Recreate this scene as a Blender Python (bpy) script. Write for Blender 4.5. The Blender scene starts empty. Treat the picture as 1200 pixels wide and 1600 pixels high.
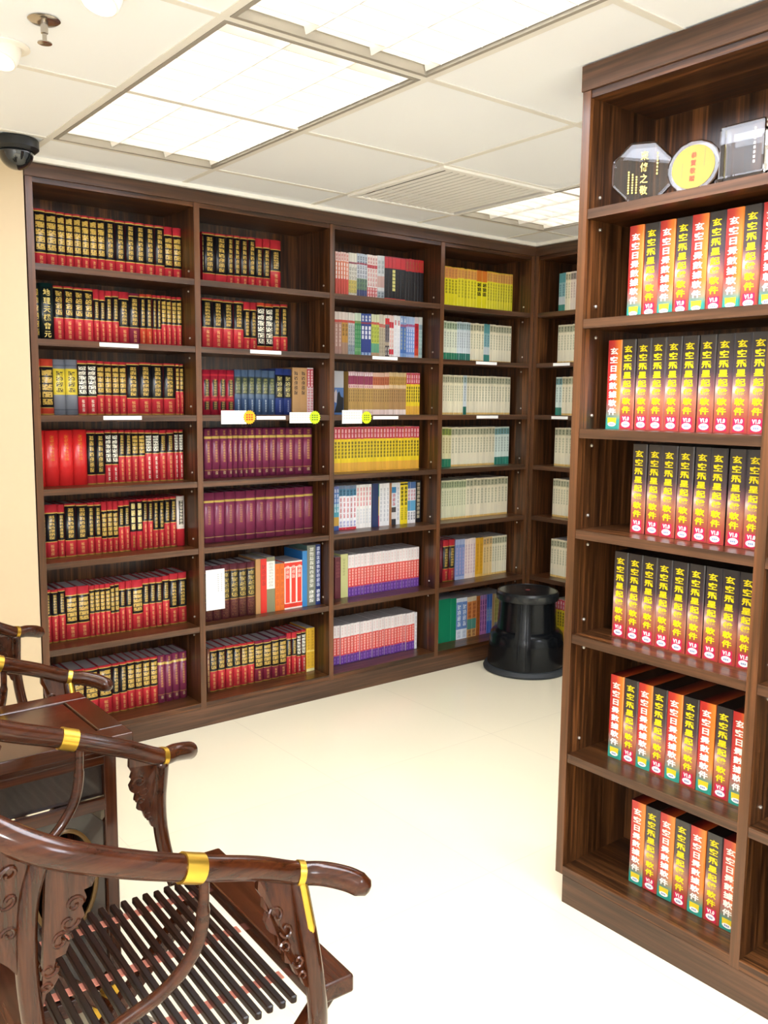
import bpy, bmesh, math, random
from mathutils import Vector, Matrix
random.seed(7)
S = bpy.context.scene
COL = S.collection
PI = math.pi

# ------------------------------------------------------------------ camera
F_PX, PITCH, YAW, ROLL = 1383.3, -0.1232, -0.6667, 0.0101
CAM = Vector((-1.0066, -3.3618, 1.3949))
cd = bpy.data.cameras.new('camera'); cam = bpy.data.objects.new('camera', cd); COL.objects.link(cam)
cd.sensor_fit = 'HORIZONTAL'; cd.sensor_width = 36.0; cd.lens = F_PX / 1200 * 36.0
cd.clip_start = 0.02
_f = Vector((-math.sin(YAW) * math.cos(PITCH), math.cos(YAW) * math.cos(PITCH), math.sin(PITCH)))
_r = Vector((math.cos(YAW), math.sin(YAW), 0)); _u = _r.cross(_f)
_r2 = _r * math.cos(ROLL) + _u * math.sin(ROLL); _u2 = -_r * math.sin(ROLL) + _u * math.cos(ROLL)
cam.matrix_world = Matrix(((_r2.x, _u2.x, -_f.x, CAM.x), (_r2.y, _u2.y, -_f.y, CAM.y), (_r2.z, _u2.z, -_f.z, CAM.z), (0, 0, 0, 1)))
S.camera = cam

# ------------------------------------------------------------------ world, light, exposure
S.view_settings.view_transform = 'Standard'; S.view_settings.look = 'None'
S.view_settings.exposure = -0.16; S.view_settings.gamma = 1.0
S.view_settings.use_curve_mapping = False
S.cycles.max_bounces = 16; S.cycles.diffuse_bounces = 12; S.cycles.transmission_bounces = 10
W = bpy.data.worlds.new('world'); S.world = W; W.use_nodes = True
W.node_tree.nodes['Background'].inputs[0].default_value = (1.0, 1.0, 1.0, 1)
W.node_tree.nodes['Background'].inputs[1].default_value = 0.15
TROFFER_W = (9.0, 30.0, 6.5, 46.0, 40.0, 34.0)   # watts below each ceiling troffer
TUBE_EMIT = 11.0
SPOT_W = 8.0
# the flash the photograph was taken with: a small lamp just beside the lens
fl = bpy.data.lights.new('camera_flash', 'POINT'); fl.energy = 48.0; fl.shadow_soft_size = 0.02; fl.color = (1.0, 0.97, 0.92)
flo = bpy.data.objects.new('camera_flash', fl); COL.objects.link(flo); flo.location = (-1.035, -3.355, 1.445)
HC = 2.25               # ceiling height
G = 0.605               # ceiling grid
GY0 = -0.27

def lin(c):
    return c / 12.92 if c <= 0.04045 else ((c + 0.055) / 1.055) ** 2.4
def hx(h):
    h = h.lstrip('#')
    return tuple(lin(int(h[i:i + 2], 16) / 255) for i in (0, 2, 4)) + (1.0,)

# ------------------------------------------------------------------ materials
MATS = {}
def base_mat(name):
    m = bpy.data.materials.new(name); m.use_nodes = True
    return m, m.node_tree, m.node_tree.nodes, m.node_tree.links, m.node_tree.nodes['Principled BSDF']
def mat(name, col, rough=0.5, metal=0.0, coat=0.0, spec=0.5, emit=None, es=0.0, noise=0.0, trans=0.0, ior=1.45):
    if name in MATS: return MATS[name]
    m, nt, N, L, b = base_mat(name)
    c = hx(col)
    b.inputs['Base Color'].default_value = c
    b.inputs['Roughness'].default_value = rough; b.inputs['Metallic'].default_value = metal
    b.inputs['Coat Weight'].default_value = coat; b.inputs['Coat Roughness'].default_value = 0.08
    b.inputs['Specular IOR Level'].default_value = spec
    b.inputs['Transmission Weight'].default_value = trans; b.inputs['IOR'].default_value = ior
    if emit:
        b.inputs['Emission Color'].default_value = hx(emit); b.inputs['Emission Strength'].default_value = es
    if noise:
        tc = N.new('ShaderNodeTexCoord'); no = N.new('ShaderNodeTexNoise'); no.inputs['Scale'].default_value = 30
        mx = N.new('ShaderNodeMix'); mx.data_type = 'RGBA'
        L.new(tc.outputs['Object'], no.inputs['Vector']); L.new(no.outputs['Fac'], mx.inputs[0])
        mx.inputs[6].default_value = tuple(v * (1 - noise) for v in c[:3]) + (1,)
        mx.inputs[7].default_value = tuple(min(1, v * (1 + noise)) for v in c[:3]) + (1,)
        L.new(mx.outputs[2], b.inputs['Base Color'])
    MATS[name] = m
    return m

def wood(name, axis, dark, mid, light, rough=0.28, coat=0.0, scale=1.0, spec=0.5):
    """Streaky veneer; axis = grain direction in object space."""
    if name in MATS: return MATS[name]
    m, nt, N, L, b = base_mat(name)
    tc = N.new('ShaderNodeTexCoord'); mp = N.new('ShaderNodeMapping')
    sc = [95 * scale] * 3; sc[axis] = 2.6 * scale
    mp.inputs['Scale'].default_value = sc
    L.new(tc.outputs['Object'], mp.inputs['Vector'])
    n1 = N.new('ShaderNodeTexNoise'); n1.inputs['Scale'].default_value = 1.0; n1.inputs['Detail'].default_value = 5.0
    n1.inputs['Roughness'].default_value = 0.62; n1.inputs['Distortion'].default_value = 0.7
    L.new(mp.outputs['Vector'], n1.inputs['Vector'])
    mp2 = N.new('ShaderNodeMapping'); s2 = [24 * scale] * 3; s2[axis] = 1.0 * scale
    mp2.inputs['Scale'].default_value = s2; mp2.inputs['Location'].default_value = (3.1, 1.7, 5.3)
    L.new(tc.outputs['Object'], mp2.inputs['Vector'])
    n2 = N.new('ShaderNodeTexNoise'); n2.inputs['Scale'].default_value = 1.0; n2.inputs['Detail'].default_value = 3.0
    n2.inputs['Distortion'].default_value = 1.2
    L.new(mp2.outputs['Vector'], n2.inputs['Vector'])
    ad = N.new('ShaderNodeMath'); ad.operation = 'MULTIPLY_ADD'; ad.inputs[1].default_value = 0.55
    L.new(n1.outputs['Fac'], ad.inputs[0])
    sb = N.new('ShaderNodeMath'); sb.operation = 'MULTIPLY'; sb.inputs[1].default_value = 0.45
    L.new(n2.outputs['Fac'], sb.inputs[0]); L.new(sb.outputs[0], ad.inputs[2])
    cr = N.new('ShaderNodeValToRGB'); e = cr.color_ramp.elements
    e[0].position = 0.39; e[0].color = hx(dark); e[1].position = 0.63; e[1].color = hx(light)
    k = e.new(0.50); k.color = hx(mid)
    L.new(ad.outputs[0], cr.inputs['Fac']); L.new(cr.outputs['Color'], b.inputs['Base Color'])
    b.inputs['Roughness'].default_value = rough; b.inputs['Coat Weight'].default_value = coat
    b.inputs['Coat Roughness'].default_value = 0.06; b.inputs['Specular IOR Level'].default_value = spec
    MATS[name] = m
    return m

# ------------------------------------------------------------------ mesh helpers
class MB:
    """Collects shapes for ONE mesh object."""
    def __init__(s): s.v = []; s.f = []; s.m = []; s.uv = {}
    def face(s, idx, m=0, uv=None):
        if uv: s.uv[len(s.f)] = uv
        s.f.append(tuple(idx)); s.m.append(m)
    def box(s, x0, x1, y0, y1, z0, z1, m=0):
        b = len(s.v)
        s.v += [(x0, y0, z0), (x1, y0, z0), (x1, y1, z0), (x0, y1, z0), (x0, y0, z1), (x1, y0, z1), (x1, y1, z1), (x0, y1, z1)]
        for q in ((0, 3, 2, 1), (4, 5, 6, 7), (0, 1, 5, 4), (1, 2, 6, 5), (2, 3, 7, 6), (3, 0, 4, 7)):
            s.face([b + i for i in q], m)
        return s
    def prism(s, pts, fn, m=0):
        """pts: closed 2D outline; fn(p, k) -> 3D for side k = 0, 1."""
        b = len(s.v); n = len(pts)
        for k in (0, 1): s.v += [tuple(fn(q, k)) for q in pts]
        s.face([b + i for i in range(n)][::-1], m); s.face([b + n + i for i in range(n)], m)
        for i in range(n):
            j = (i + 1) % n; s.face((b + i, b + j, b + n + j, b + n + i), m)
        return s
    def tube(s, pts, rad, seg=10, m=0, flat=(1.0, 1.0), round_ends=False):
        P = [Vector(q) for q in pts]; R = rad if isinstance(rad, (list, tuple)) else [rad] * len(P)
        R = list(R)
        if round_ends:
            t0 = (P[0] - P[1]).normalized(); t1 = (P[-1] - P[-2]).normalized(); a, c = R[0], R[-1]
            P = [P[0] + t0 * a * .95, P[0] + t0 * a * .75] + P + [P[-1] + t1 * c * .75, P[-1] + t1 * c * .95]
            R = [a * .3, a * .68] + R + [c * .68, c * .3]
        n = len(P); base = len(s.v); up = None
        for i in range(n):
            t = ((P[min(i + 1, n - 1)] - P[max(i - 1, 0)])).normalized()
            if up is None:
                up = Vector((0, 0, 1)) if abs(t.z) < 0.9 else Vector((1, 0, 0))
            sd = t.cross(up)
            if sd.length < 1e-6: sd = t.cross(Vector((0, 1, 0)))
            sd.normalize(); up = sd.cross(t).normalized()
            for k in range(seg):
                a = 2 * PI * k / seg
                s.v.append(tuple(P[i] + (sd * math.cos(a) * flat[0] + up * math.sin(a) * flat[1]) * R[i]))
        for i in range(n - 1):
            for k in range(seg):
                k2 = (k + 1) % seg
                s.face((base + i * seg + k, base + i * seg + k2, base + (i + 1) * seg + k2, base + (i + 1) * seg + k), m)
        s.face([base + k for k in range(seg)][::-1], m); s.face([base + (n - 1) * seg + k for k in range(seg)], m)
        return s
    def lathe(s, prof, seg=32, m=0, c=(0, 0, 0)):
        b = len(s.v); n = len(prof)
        for (r, z) in prof:
            for k in range(seg):
                a = 2 * PI * k / seg; s.v.append((c[0] + r * math.cos(a), c[1] + r * math.sin(a), c[2] + z))
        for i in range(n - 1):
            for k in range(seg):
                k2 = (k + 1) % seg
                s.face((b + i * seg + k, b + i * seg + k2, b + (i + 1) * seg + k2, b + (i + 1) * seg + k), m)
        s.face([b + k for k in range(seg)][::-1], m); s.face([b + (n - 1) * seg + k for k in range(seg)], m)
        return s
    def ball(s, c, r, m=0, seg=10):
        return s.lathe([(r * math.sin(PI * (i + .15) / (6.3)), -r * math.cos(PI * (i + .15) / 6.3)) for i in range(7)], seg, m, c)
    def mesh(s, name, mats):
        me = bpy.data.meshes.new(name); me.from_pydata(s.v, [], s.f)
        for x in mats: me.materials.append(x)
        me.polygons.foreach_set('material_index', s.m)
        if s.uv:
            ul = me.uv_layers.new(name='UVMap')
            for fi, uv in s.uv.items():
                for li, q in zip(me.polygons[fi].loop_indices, uv): ul.data[li].uv = q
        me.update()
        return me
    def obj(s, name, mats, parent=None, loc=(0, 0, 0), bevel=0.0, smooth=None, rz=0.0):
        if not isinstance(mats, (list, tuple)): mats = [mats]
        me = s.mesh(name, mats)
        bm = bmesh.new(); bm.from_mesh(me); bmesh.ops.recalc_face_normals(bm, faces=bm.faces); bm.to_mesh(me); bm.free()
        return link(name, me, parent, loc, bevel, smooth, rz)

def link(name, me, parent=None, loc=(0, 0, 0), bevel=0.0, smooth=None, rz=0.0):
    o = bpy.data.objects.new(name, me); COL.objects.link(o); o.location = loc; o.rotation_euler = (0, 0, rz)
    if parent: o.parent = parent
    if smooth is not None:
        me.polygons.foreach_set('use_smooth', [True] * len(me.polygons))
        if smooth < 3: me.set_sharp_from_angle(angle=smooth)
    if bevel:
        b = o.modifiers.new('edge', 'BEVEL'); b.width = bevel; b.segments = 2; b.limit_method = 'ANGLE'; b.angle_limit = 0.6
    return o

def tag(o, label, cat, group=None):
    o['label'] = label; o['category'] = cat
    if group: o['group'] = group
    return o
def thing(name, label, cat, loc=(0, 0, 0), rz=0.0, group=None):
    o = bpy.data.objects.new(name, None); COL.objects.link(o); o.location = loc; o.rotation_euler = (0, 0, rz)
    o.empty_display_size = 0.05
    return tag(o, label, cat, group)
def struct(o):
    o['kind'] = 'structure'; return o
def copy_tree(o, parent=None):
    c = o.copy(); COL.objects.link(c)
    if parent: c.parent = parent
    for ch in list(o.children): copy_tree(ch, c)
    return c
def smooth_path(ctrl, n=8):
    """Catmull-Rom through control points (any dimension)."""
    C = [Vector(c) for c in ctrl]; C = [2 * C[0] - C[1]] + C + [2 * C[-1] - C[-2]]
    out = []
    for i in range(1, len(C) - 2):
        a, b, c, d = C[i - 1:i + 3]
        for k in range(n):
            t = k / n
            out.append(.5 * ((2 * b) + (c - a) * t + (2 * a - 5 * b + 4 * c - d) * t * t + (3 * b - a - 3 * c + d) * t ** 3))
    out.append(C[-2])
    return out
def text_mesh(name, body, size, offset=0.0, space=1.0, extrude=0.0003):
    """Glyphs in the XZ plane facing -Y, centred, first line at the top, top of the first line at z = 0."""
    cu = bpy.data.curves.new(name, 'FONT'); cu.body = body; cu.size = size; cu.align_x = 'CENTER'
    cu.offset = offset; cu.space_line = space; cu.extrude = extrude; cu.resolution_u = 2
    t = bpy.data.objects.new(name, cu); COL.objects.link(t)
    dg = bpy.context.evaluated_depsgraph_get()
    me = bpy.data.meshes.new_from_object(t.evaluated_get(dg))
    bpy.data.objects.remove(t); bpy.data.curves.remove(cu)
    me.name = name
    me.transform(Matrix.Rotation(PI / 2, 4, 'X'))
    return me
def centre_mesh(me, cx=True, cz=True):
    xs = [v.co.x for v in me.vertices]; zs = [v.co.z for v in me.vertices]
    me.transform(Matrix.Translation((-(min(xs) + max(xs)) / 2 if cx else 0, 0, -(min(zs) + max(zs)) / 2 if cz else 0)))
    return me
def fit_mesh(me, w, h):
    centre_mesh(me)
    xs = [v.co.x for v in me.vertices]; zs = [v.co.z for v in me.vertices]
    me.transform(Matrix.Diagonal((w / (max(xs) - min(xs)), 1, h / (max(zs) - min(zs)), 1)))
    return me

WOODC = ('#28170b', '#452915', '#774a28')
WX = wood('walnut_along_x', 0, *WOODC)
WZ = wood('walnut_upright', 2, *WOODC)
WE = wood('walnut_edge', 2, '#48301c', '#5e3c24', '#74492c', scale=.8)
WEX = wood('walnut_edge_along', 0, '#39261a', '#4e3524', '#684630', scale=.8)

# ------------------------------------------------------------------ room shell
XL, XR_, YB, YF = -1.9, 2.965, 0.31, -6.0
white = mat('ceiling_white', '#f3f6fb', 0.85)
barm = mat('ceiling_bar', '#e4e1da', 0.6)
def floor_mat():
    m, nt, N, L, b = base_mat('floor_cream_tile')
    tc = N.new('ShaderNodeTexCoord'); br = N.new('ShaderNodeTexBrick')
    mp = N.new('ShaderNodeMapping'); L.new(tc.outputs['Object'], mp.inputs['Vector'])
    br.offset = 0.0; br.inputs['Scale'].default_value = 1.0; br.inputs['Brick Width'].default_value = 0.8; br.inputs['Row Height'].default_value = 0.8
    br.inputs['Mortar Size'].default_value = 0.0015; br.inputs['Mortar Smooth'].default_value = 0.3
    br.inputs['Color1'].default_value = hx('#efe6cc'); br.inputs['Color2'].default_value = hx('#eee5ca'); br.inputs['Mortar'].default_value = hx('#e0d7be')
    L.new(mp.outputs[0], br.inputs['Vector']); L.new(br.outputs['Color'], b.inputs['Base Color'])
    b.inputs['Roughness'].default_value = 0.22; b.inputs['Specular IOR Level'].default_value = 0.4
    return m
struct(MB().box(XL, XR_, YF, YB, -.06, 0).obj('floor', floor_mat()))
wallm = mat('wall_beige', '#cfba98', 0.6, noise=.02)
plainw = mat('wall_white', '#e9e9e6', 0.6)
struct(MB().box(XL - .08, XL, YF, YB + .08, 0, 2.45).obj('wall_left', plainw))
struct(MB().box(XR_, XR_ + .08, YF, YB + .08, 0, 2.45).obj('wall_right', plainw))
struct(MB().box(XL, XR_, YB, YB + .08, 0, 2.45).obj('wall_back', wallm))
struct(MB().box(XL - .08, XR_ + .08, YF - .08, YF, 0, 2.45).obj('wall_front', plainw))
struct(MB().box(XL + .001, -.004, 0.004, YB - .001, 0, HC - .001).obj('wall_pier', wallm))
# fixtures in the grid: (x0, y0, nx, ny)
TROFFERS = [(0, GY0 - 2 * G), (0, GY0 - 4 * G), (3 * G, GY0 - 2 * G), (0, GY0 - 8 * G), (-3 * G, GY0 - 7 * G), (3 * G, GY0 - 7 * G)]  # last three are unseen, added to light the near part of the room
VENT = (2 * G, GY0 - G)
holes = set()
for (x, y) in TROFFERS:
    for k in range(2): holes.add((round(x / G), round((y - GY0) / G) + k))
holes.add((round(VENT[0] / G), round((VENT[1] - GY0) / G)))
xs = [XL] + [k * G for k in range(-3, 5)] + [XR_]
ys = [YF] + [GY0 + k * G for k in range(-9, 1)] + [YB]
cb = MB()
for i in range(len(xs) - 1):
    for j in range(len(ys) - 1):
        key = (round(xs[i] / G) if i else -99, round((ys[j] - GY0) / G) if j else -99)
        if key in holes and i and j: continue
        b = len(cb.v)
        cb.v += [(xs[i], ys[j], HC), (xs[i + 1], ys[j], HC), (xs[i + 1], ys[j + 1], HC), (xs[i], ys[j + 1], HC)]
        cb.face((b, b + 3, b + 2, b + 1))
cb.box(XL, XR_, YF, YB, HC + .2, HC + .25)
struct(cb.obj('ceiling', white))
tb = MB()
for x in xs[1:-1]: tb.box(x - .011, x + .011, YF, YB, HC - .003, HC + .004)
for y in ys[1:-1]: tb.box(XL, XR_, y - .011, y + .011, HC - .0028, HC + .0042)
struct(tb.obj('trim_1', barm))
struct(MB().box(-.02, 2.66, -.022, .0, HC - .017, HC - .001).box(2.638, 2.66, -1.2, -.022, HC - .017, HC - .001).obj('trim_2', mat('trim_white', '#f6f4ee', .5)))

# ------------------------------------------------------------------ ceiling fixtures
alu = mat('louvre_aluminium', '#f4f2ee', 0.3, metal=0.35)
tray = mat('troffer_white', '#f6f3ec', 0.5)
tubem = mat('fluorescent_tube', '#ffffff', 0.4, emit='#fffdf8', es=TUBE_EMIT)
rimm = mat('troffer_rim', '#9c968c', 0.45)
def troffer(x, y, label, watts):
    w, l = G - .024, 2 * G - .024
    t = thing('ceiling_troffer', label, 'ceiling light', (x + .012, y + .012, HC), 0, 'recessed fluorescent troffers')
    MB().box(0, w, 0, .012, -.004, .02).box(0, w, l - .012, l, -.004, .02).box(0, .012, .012, l - .012, -.004, .02).box(w - .012, w, .012, l - .012, -.004, .02).obj('frame', rimm, t)
    h = MB(); i0, i1, j0, j1 = .0125, w - .0125, .0125, l - .0125
    h.box(i0, i1, j0, j1, .11, .115); h.box(i0, i0 + .004, j0, j1, .02, .11); h.box(i1 - .004, i1, j0, j1, .02, .11)
    h.box(i0, i1, j0, j0 + .004, .02, .11); h.box(i0, i1, j1 - .004, j1, .02, .11)
    h.obj('housing', tray, t)
    for k in range(3):
        cx = w * (k + .5) / 3
        o = MB().tube([(cx, .05, .078), (cx, l - .05, .078)], .013, 10).obj('tube', tubem, t, smooth=.8)
    lv = MB(); n = 16
    for k in range(1, n):
        yy = l * k / n
        lv.prism([(-.011, .052), (.011, .052), (.0012, .004), (-.0012, .004)], lambda q, s_, yy=yy: ((.014, w - .014)[s_], yy + q[0], q[1]))
    for k in (1, 2):
        cx = w * k / 3
        lv.prism([(-.016, .052), (.016, .052), (.0012, .002), (-.0012, .002)], lambda q, s_, cx=cx: (cx + q[0], (.014, l - .014)[s_], q[1]))
    lv.prism([(.0165, .052), (.028, .052), (.0165, .004)], lambda q, s_: (q[0], (.0145, l - .0145)[s_], q[1]))
    lv.prism([(w - .0165, .052), (w - .028, .052), (w - .0165, .004)], lambda q, s_: (q[0], (.0145, l - .0145)[s_], q[1]))
    lv.obj('louvre', alu, t)
    ld = bpy.data.lights.new('troffer_light', 'AREA'); ld.shape = 'RECTANGLE'; ld.size = w - .03; ld.size_y = l - .03
    ld.energy = watts; ld.color = (0.90, 0.965, 1.12)
    lo = bpy.data.objects.new('troffer_light', ld); COL.objects.link(lo); lo.parent = t; lo.location = (w / 2, l / 2, -.006)
for (x, y), watts, lb in zip(TROFFERS, TROFFER_W, (
        'bright louvred fluorescent troffer above the long bookcase, nearest its top edge',
        'bright louvred troffer cut off by the top edge of the photo',
        'louvred troffer partly hidden behind the tall bookcase, beside the air vent',
        'unseen louvred troffer added behind the camera in line with the chairs', 'unseen louvred troffer added behind the camera by the beige side wall',
        'unseen louvred troffer added behind the tall bookcase of software boxes')):
    troffer(x, y, lb, watts)
# air vent
t = thing('air_vent', 'white square slatted air vent in the ceiling beside a troffer', 'air vent', (VENT[0], VENT[1], HC))
vm = mat('vent_white', '#f2f0ec', .5)
MB().box(.003, G - .003, .003, .03, -.012, .01).box(.003, G - .003, G - .03, G - .003, -.012, .01).box(.003, .03, .03, G - .03, -.012, .01).box(G - .03, G - .003, .03, G - .03, -.012, .01).obj('frame', vm, t, bevel=.003)
MB().box(.012, G - .012, .012, G - .012, .05, .055).box(.012, .016, .012, G - .012, .011, .05).box(G - .016, G - .012, .012, G - .012, .011, .05).obj('plenum', mat('vent_inside', '#3f3c38', .7), t)
v = MB()
for k in range(1, 16):
    xx = .03 + (G - .06) * k / 16
    v.prism([(-.0105, -.0045), (-.0105, -.0055), (.0105, -.0085), (.0105, -.0075)], lambda q, s_, xx=xx: (xx + q[0], (.03, G - .03)[s_], q[1]))
v.obj('slats', vm, t)
# dome camera, sprinkler, downlights
t = thing('dome_camera', 'black dome security camera on the ceiling above the beige wall', 'security camera', (-.085, -.20, HC - .004))
MB().lathe([(.070, 0), (.073, -.004), (.073, -.030), (.062, -.040), (.03, -.040)], 36).obj('base', mat('camera_black', '#1c1e20', .35), t, smooth=.6)
MB().lathe([(.056 * math.cos(a * PI / 20), -.038 - .060 * math.sin(a * PI / 20)) for a in range(0, 10)] + [(.002, -.098)], 30).obj('dome', mat('camera_glass', '#14181a', .05, coat=1.0), t, smooth=3.2)
t = thing('fire_sprinkler', 'chrome fire sprinkler hanging from a ceiling tile', 'sprinkler', (-.305, -1.205, HC - .001))
chrome = mat('chrome', '#b8b0a6', .18, metal=1.0)
MB().lathe([(.034, 0), (.036, -.002), (.030, -.006), (.012, -.007)], 28).obj('escutcheon', chrome, t, smooth=.6)
MB().lathe([(.009, -.007), (.008, -.03), (.005, -.032), (.005, -.048)], 14).obj('stem', chrome, t, smooth=.6)
d = MB().lathe([(.004, -.048), (.016, -.050), (.016, -.052), (.003, -.054)], 18); d.obj('deflector', chrome, t, smooth=.6)
spotm = mat('downlight_white', '#f4efe6', .4)
lampm = mat('downlight_lamp', '#ffffff', .4, emit='#ffe6b8', es=14.0)
for (x, y, rz, lb) in ((-.335, -.985, .5, 'white adjustable downlight glowing beside the sprinkler, towards the dome camera'), (-.26, -1.45, .4, 'white adjustable downlight at the very top of the photo')):
    t = thing('downlight', lb, 'downlight', (x, y, HC - .001), rz, 'white adjustable downlights')
    MB().lathe([(.062, 0), (.063, -.004), (.05, -.008), (.044, -.006)], 32).obj('trim_ring', spotm, t, smooth=.6)
    b = MB().lathe([(.044, .0), (.044, -.02), (.040, -.040), (.036, -.042), (.033, -.036), (.030, -.034)], 32).obj('eyeball', spotm, t, smooth=.6)
    b.rotation_euler = (0, .35, 0)
    c = MB().lathe([(.002, -.038), (.028, -.038), (.030, -.034), (.002, -.033)], 24).obj('lamp', lampm, b)
    ld = bpy.data.lights.new('downlight_beam', 'SPOT'); ld.energy = SPOT_W; ld.spot_size = 1.6; ld.color = (1, .82, .58); ld.shadow_soft_size = .03
    lo = bpy.data.objects.new('downlight_beam', ld); COL.objects.link(lo); lo.parent = t; lo.location = (0, 0, -.06)

# ------------------------------------------------------------------ bookcases
SH = [1.883, 1.6137, 1.3345, 1.0593, 0.7777, 0.4408]
SHF = [1.892, 1.6153, 1.3304, 1.0614, 0.7729, 0.4334]
BOT, OPEN, D, PT = 0.105, 2.165, 0.29, 0.025
metal = mat('pin_metal', '#c9c2b6', .3, metal=.8)
PIN = MB().lathe([(.0045, 0), (.0045, .003), (.0025, .005)], 8).mesh('shelf_pin', [metal]); PIN.transform(Matrix.Rotation(PI / 2, 4, 'Y'))
def bookcase(name, label, loc, rz, widths, H, shelves, inset_end=False, pins=1):
    t = thing(name, label, 'bookcase', loc, rz)
    n = len(widths); edge = [0]
    for w in widths: edge.append(edge[-1] + w)
    L = edge[-1]; pan = []
    for i, e in enumerate(edge):
        if i == 0: a, b = 0, PT
        elif i == n: a, b = L - PT, L
        else: a, b = e - PT / 2, e + PT / 2
        z0 = .08 if (inset_end and i in (0, n)) else 0
        pb = MB(); pb.box(a, b, .0015, D, z0, OPEN + .018)
        po = pb.obj('side_panel', WZ, t)
        MB().box(a, b, 0, .0014, z0, OPEN + .018).obj('edge_band', WE, po)
        pan.append((a, b, po))
    MB().box(PT, L - PT, D - .012, D - .001, .1, OPEN).obj('back_panel', WZ, t)
    MB().box(0.0, L, .003, D, OPEN, OPEN + .018).obj('top_panel', WX, t)
    MB().box(-.003, L + .003 * (rz != 0), -.004, .016, OPEN + .0185, H).obj('fascia', WEX, t, bevel=.0015)
    MB().box(-.0, L, .016, D, H - .02, H - .001).obj('cover_board', WX, t)
    x0 = .027 if inset_end else 0
    MB().box(x0, L - x0, -.0005, .018, 0, .0795).obj('plinth', WEX, t)
    for i in range(n):
        a, b = pan[i][1], pan[i + 1][0]
        MB().box(a, b, .0005, D - .012, .0795, BOT).obj('bottom_shelf', WX, t)
        for z in shelves:
            so = MB().box(a + .0005, b - .0005, .004, D - .013, z - .024, z).obj('shelf', WX, t)
            MB().box(a + .0005, b - .0005, .0025, .0039, z - .024, z).obj('edge_band', WEX, so)
            for (xx, po, fl) in ((a, pan[i][2], 0), (b, pan[i + 1][2], 1)):
                if fl == 0 and pins < 2: continue
                if pins == 2 and i > 1: continue
                for (py, pz) in ((.05, z + .035), (.055, z - .045)):
                    q = link('shelf_pin', PIN, po, (xx, py, pz), rz=PI if fl else 0)
    return t
BW = 0.6648
bookcase('bookcase', 'long dark walnut bookcase of four bays packed with books along the back wall', (0, 0, 0), 0, [BW] * 4, 2.232, SH)
bookcase('bookcase', 'dark walnut bookcase in the corner behind the step stool', (2.6605, -.001, 0), -PI / 2, [.548, .548], 2.232, SH, pins=0)
RX, RY = 0.8505, -1.8055
bookcase('bookcase', 'tall dark walnut bookcase of software boxes with glass awards on top', (RX, RY, 0), -PI / 2, [.547, .547, .548], 2.246, SHF, True, pins=2)

# ------------------------------------------------------------------ book spines
GOLD, GLARE_GILT, RED, BLK = '#c9a650', '#ece6cf', '#c8343e', '#15171a'
def spine_mat(key, zones, texts=(), rough=.3, coat=.25):
    nm = 'spine_' + key
    if nm in MATS: return MATS[nm]
    m, nt, N, L, b = base_mat(nm)
    uv = N.new('ShaderNodeUVMap'); uv.uv_map = 'UVMap'
    sp = N.new('ShaderNodeSeparateXYZ'); L.new(uv.outputs[0], sp.inputs[0])
    oi = N.new('ShaderNodeObjectInfo')
    def mth(op, a, c=None, d=None):
        n = N.new('ShaderNodeMath'); n.operation = op
        for i, x in enumerate((a, c, d)):
            if x is None: continue
            if isinstance(x, (int, float)): n.inputs[i].default_value = x
            else: L.new(x, n.inputs[i])
        return n.outputs[0]
    U, V = sp.outputs[0], sp.outputs[1]
    cr = N.new('ShaderNodeValToRGB'); cr.color_ramp.interpolation = 'CONSTANT'
    e = cr.color_ramp.elements
    e[0].position = 0; e[0].color = hx(zones[0][1])
    if len(zones) == 1: e[1].position = 1; e[1].color = hx(zones[0][1])
    for i, (v, c) in enumerate(zones[1:]):
        x = e[1] if i == 0 else e.new(v)
        x.position = v; x.color = hx(c)
    L.new(V, cr.inputs[0]); col = cr.outputs[0]
    for (v0, v1, c, n, u0, u1, thr) in texts:
        cell = mth('MULTIPLY', mth('SUBTRACT', V, v0), n / (v1 - v0))
        fr = mth('FRACT', cell)
        mk = mth('MULTIPLY', mth('LESS_THAN', mth('ABSOLUTE', mth('SUBTRACT', fr, .5)), .40),
                 mth('LESS_THAN', mth('ABSOLUTE', mth('SUBTRACT', U, (u0 + u1) / 2)), (u1 - u0) / 2))
        mk = mth('MULTIPLY', mk, mth('LESS_THAN', mth('ABSOLUTE', mth('SUBTRACT', V, (v0 + v1) / 2)), (v1 - v0) / 2))
        if thr > 0:
            cx = N.new('ShaderNodeCombineXYZ')
            L.new(mth('MULTIPLY', U, 3.8 / (u1 - u0)), cx.inputs[0]); L.new(mth('MULTIPLY', cell, 3.9), cx.inputs[1])
            L.new(mth('MULTIPLY', oi.outputs['Random'], 0.0), cx.inputs[2])
            no = N.new('ShaderNodeTexNoise'); no.inputs['Scale'].default_value = 1.3; no.inputs['Detail'].default_value = 1.0
            L.new(cx.outputs[0], no.inputs['Vector'])
            mk = mth('MULTIPLY', mk, mth('GREATER_THAN', no.outputs['Fac'], thr))
        mx = N.new('ShaderNodeMix'); mx.data_type = 'RGBA'
        L.new(mk, mx.inputs[0]); L.new(col, mx.inputs[6]); mx.inputs[7].default_value = hx(c); col = mx.outputs[2]
    hs = N.new('ShaderNodeHueSaturation'); L.new(col, hs.inputs['Color'])
    L.new(mth('MULTIPLY_ADD', oi.outputs['Random'], .16, .92), hs.inputs['Value'])
    L.new(hs.outputs[0], b.inputs['Base Color'])
    b.inputs['Roughness'].default_value = rough; b.inputs['Coat Weight'].default_value = coat; b.inputs['Coat Roughness'].default_value = .12
    MATS[nm] = m
    return m

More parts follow.
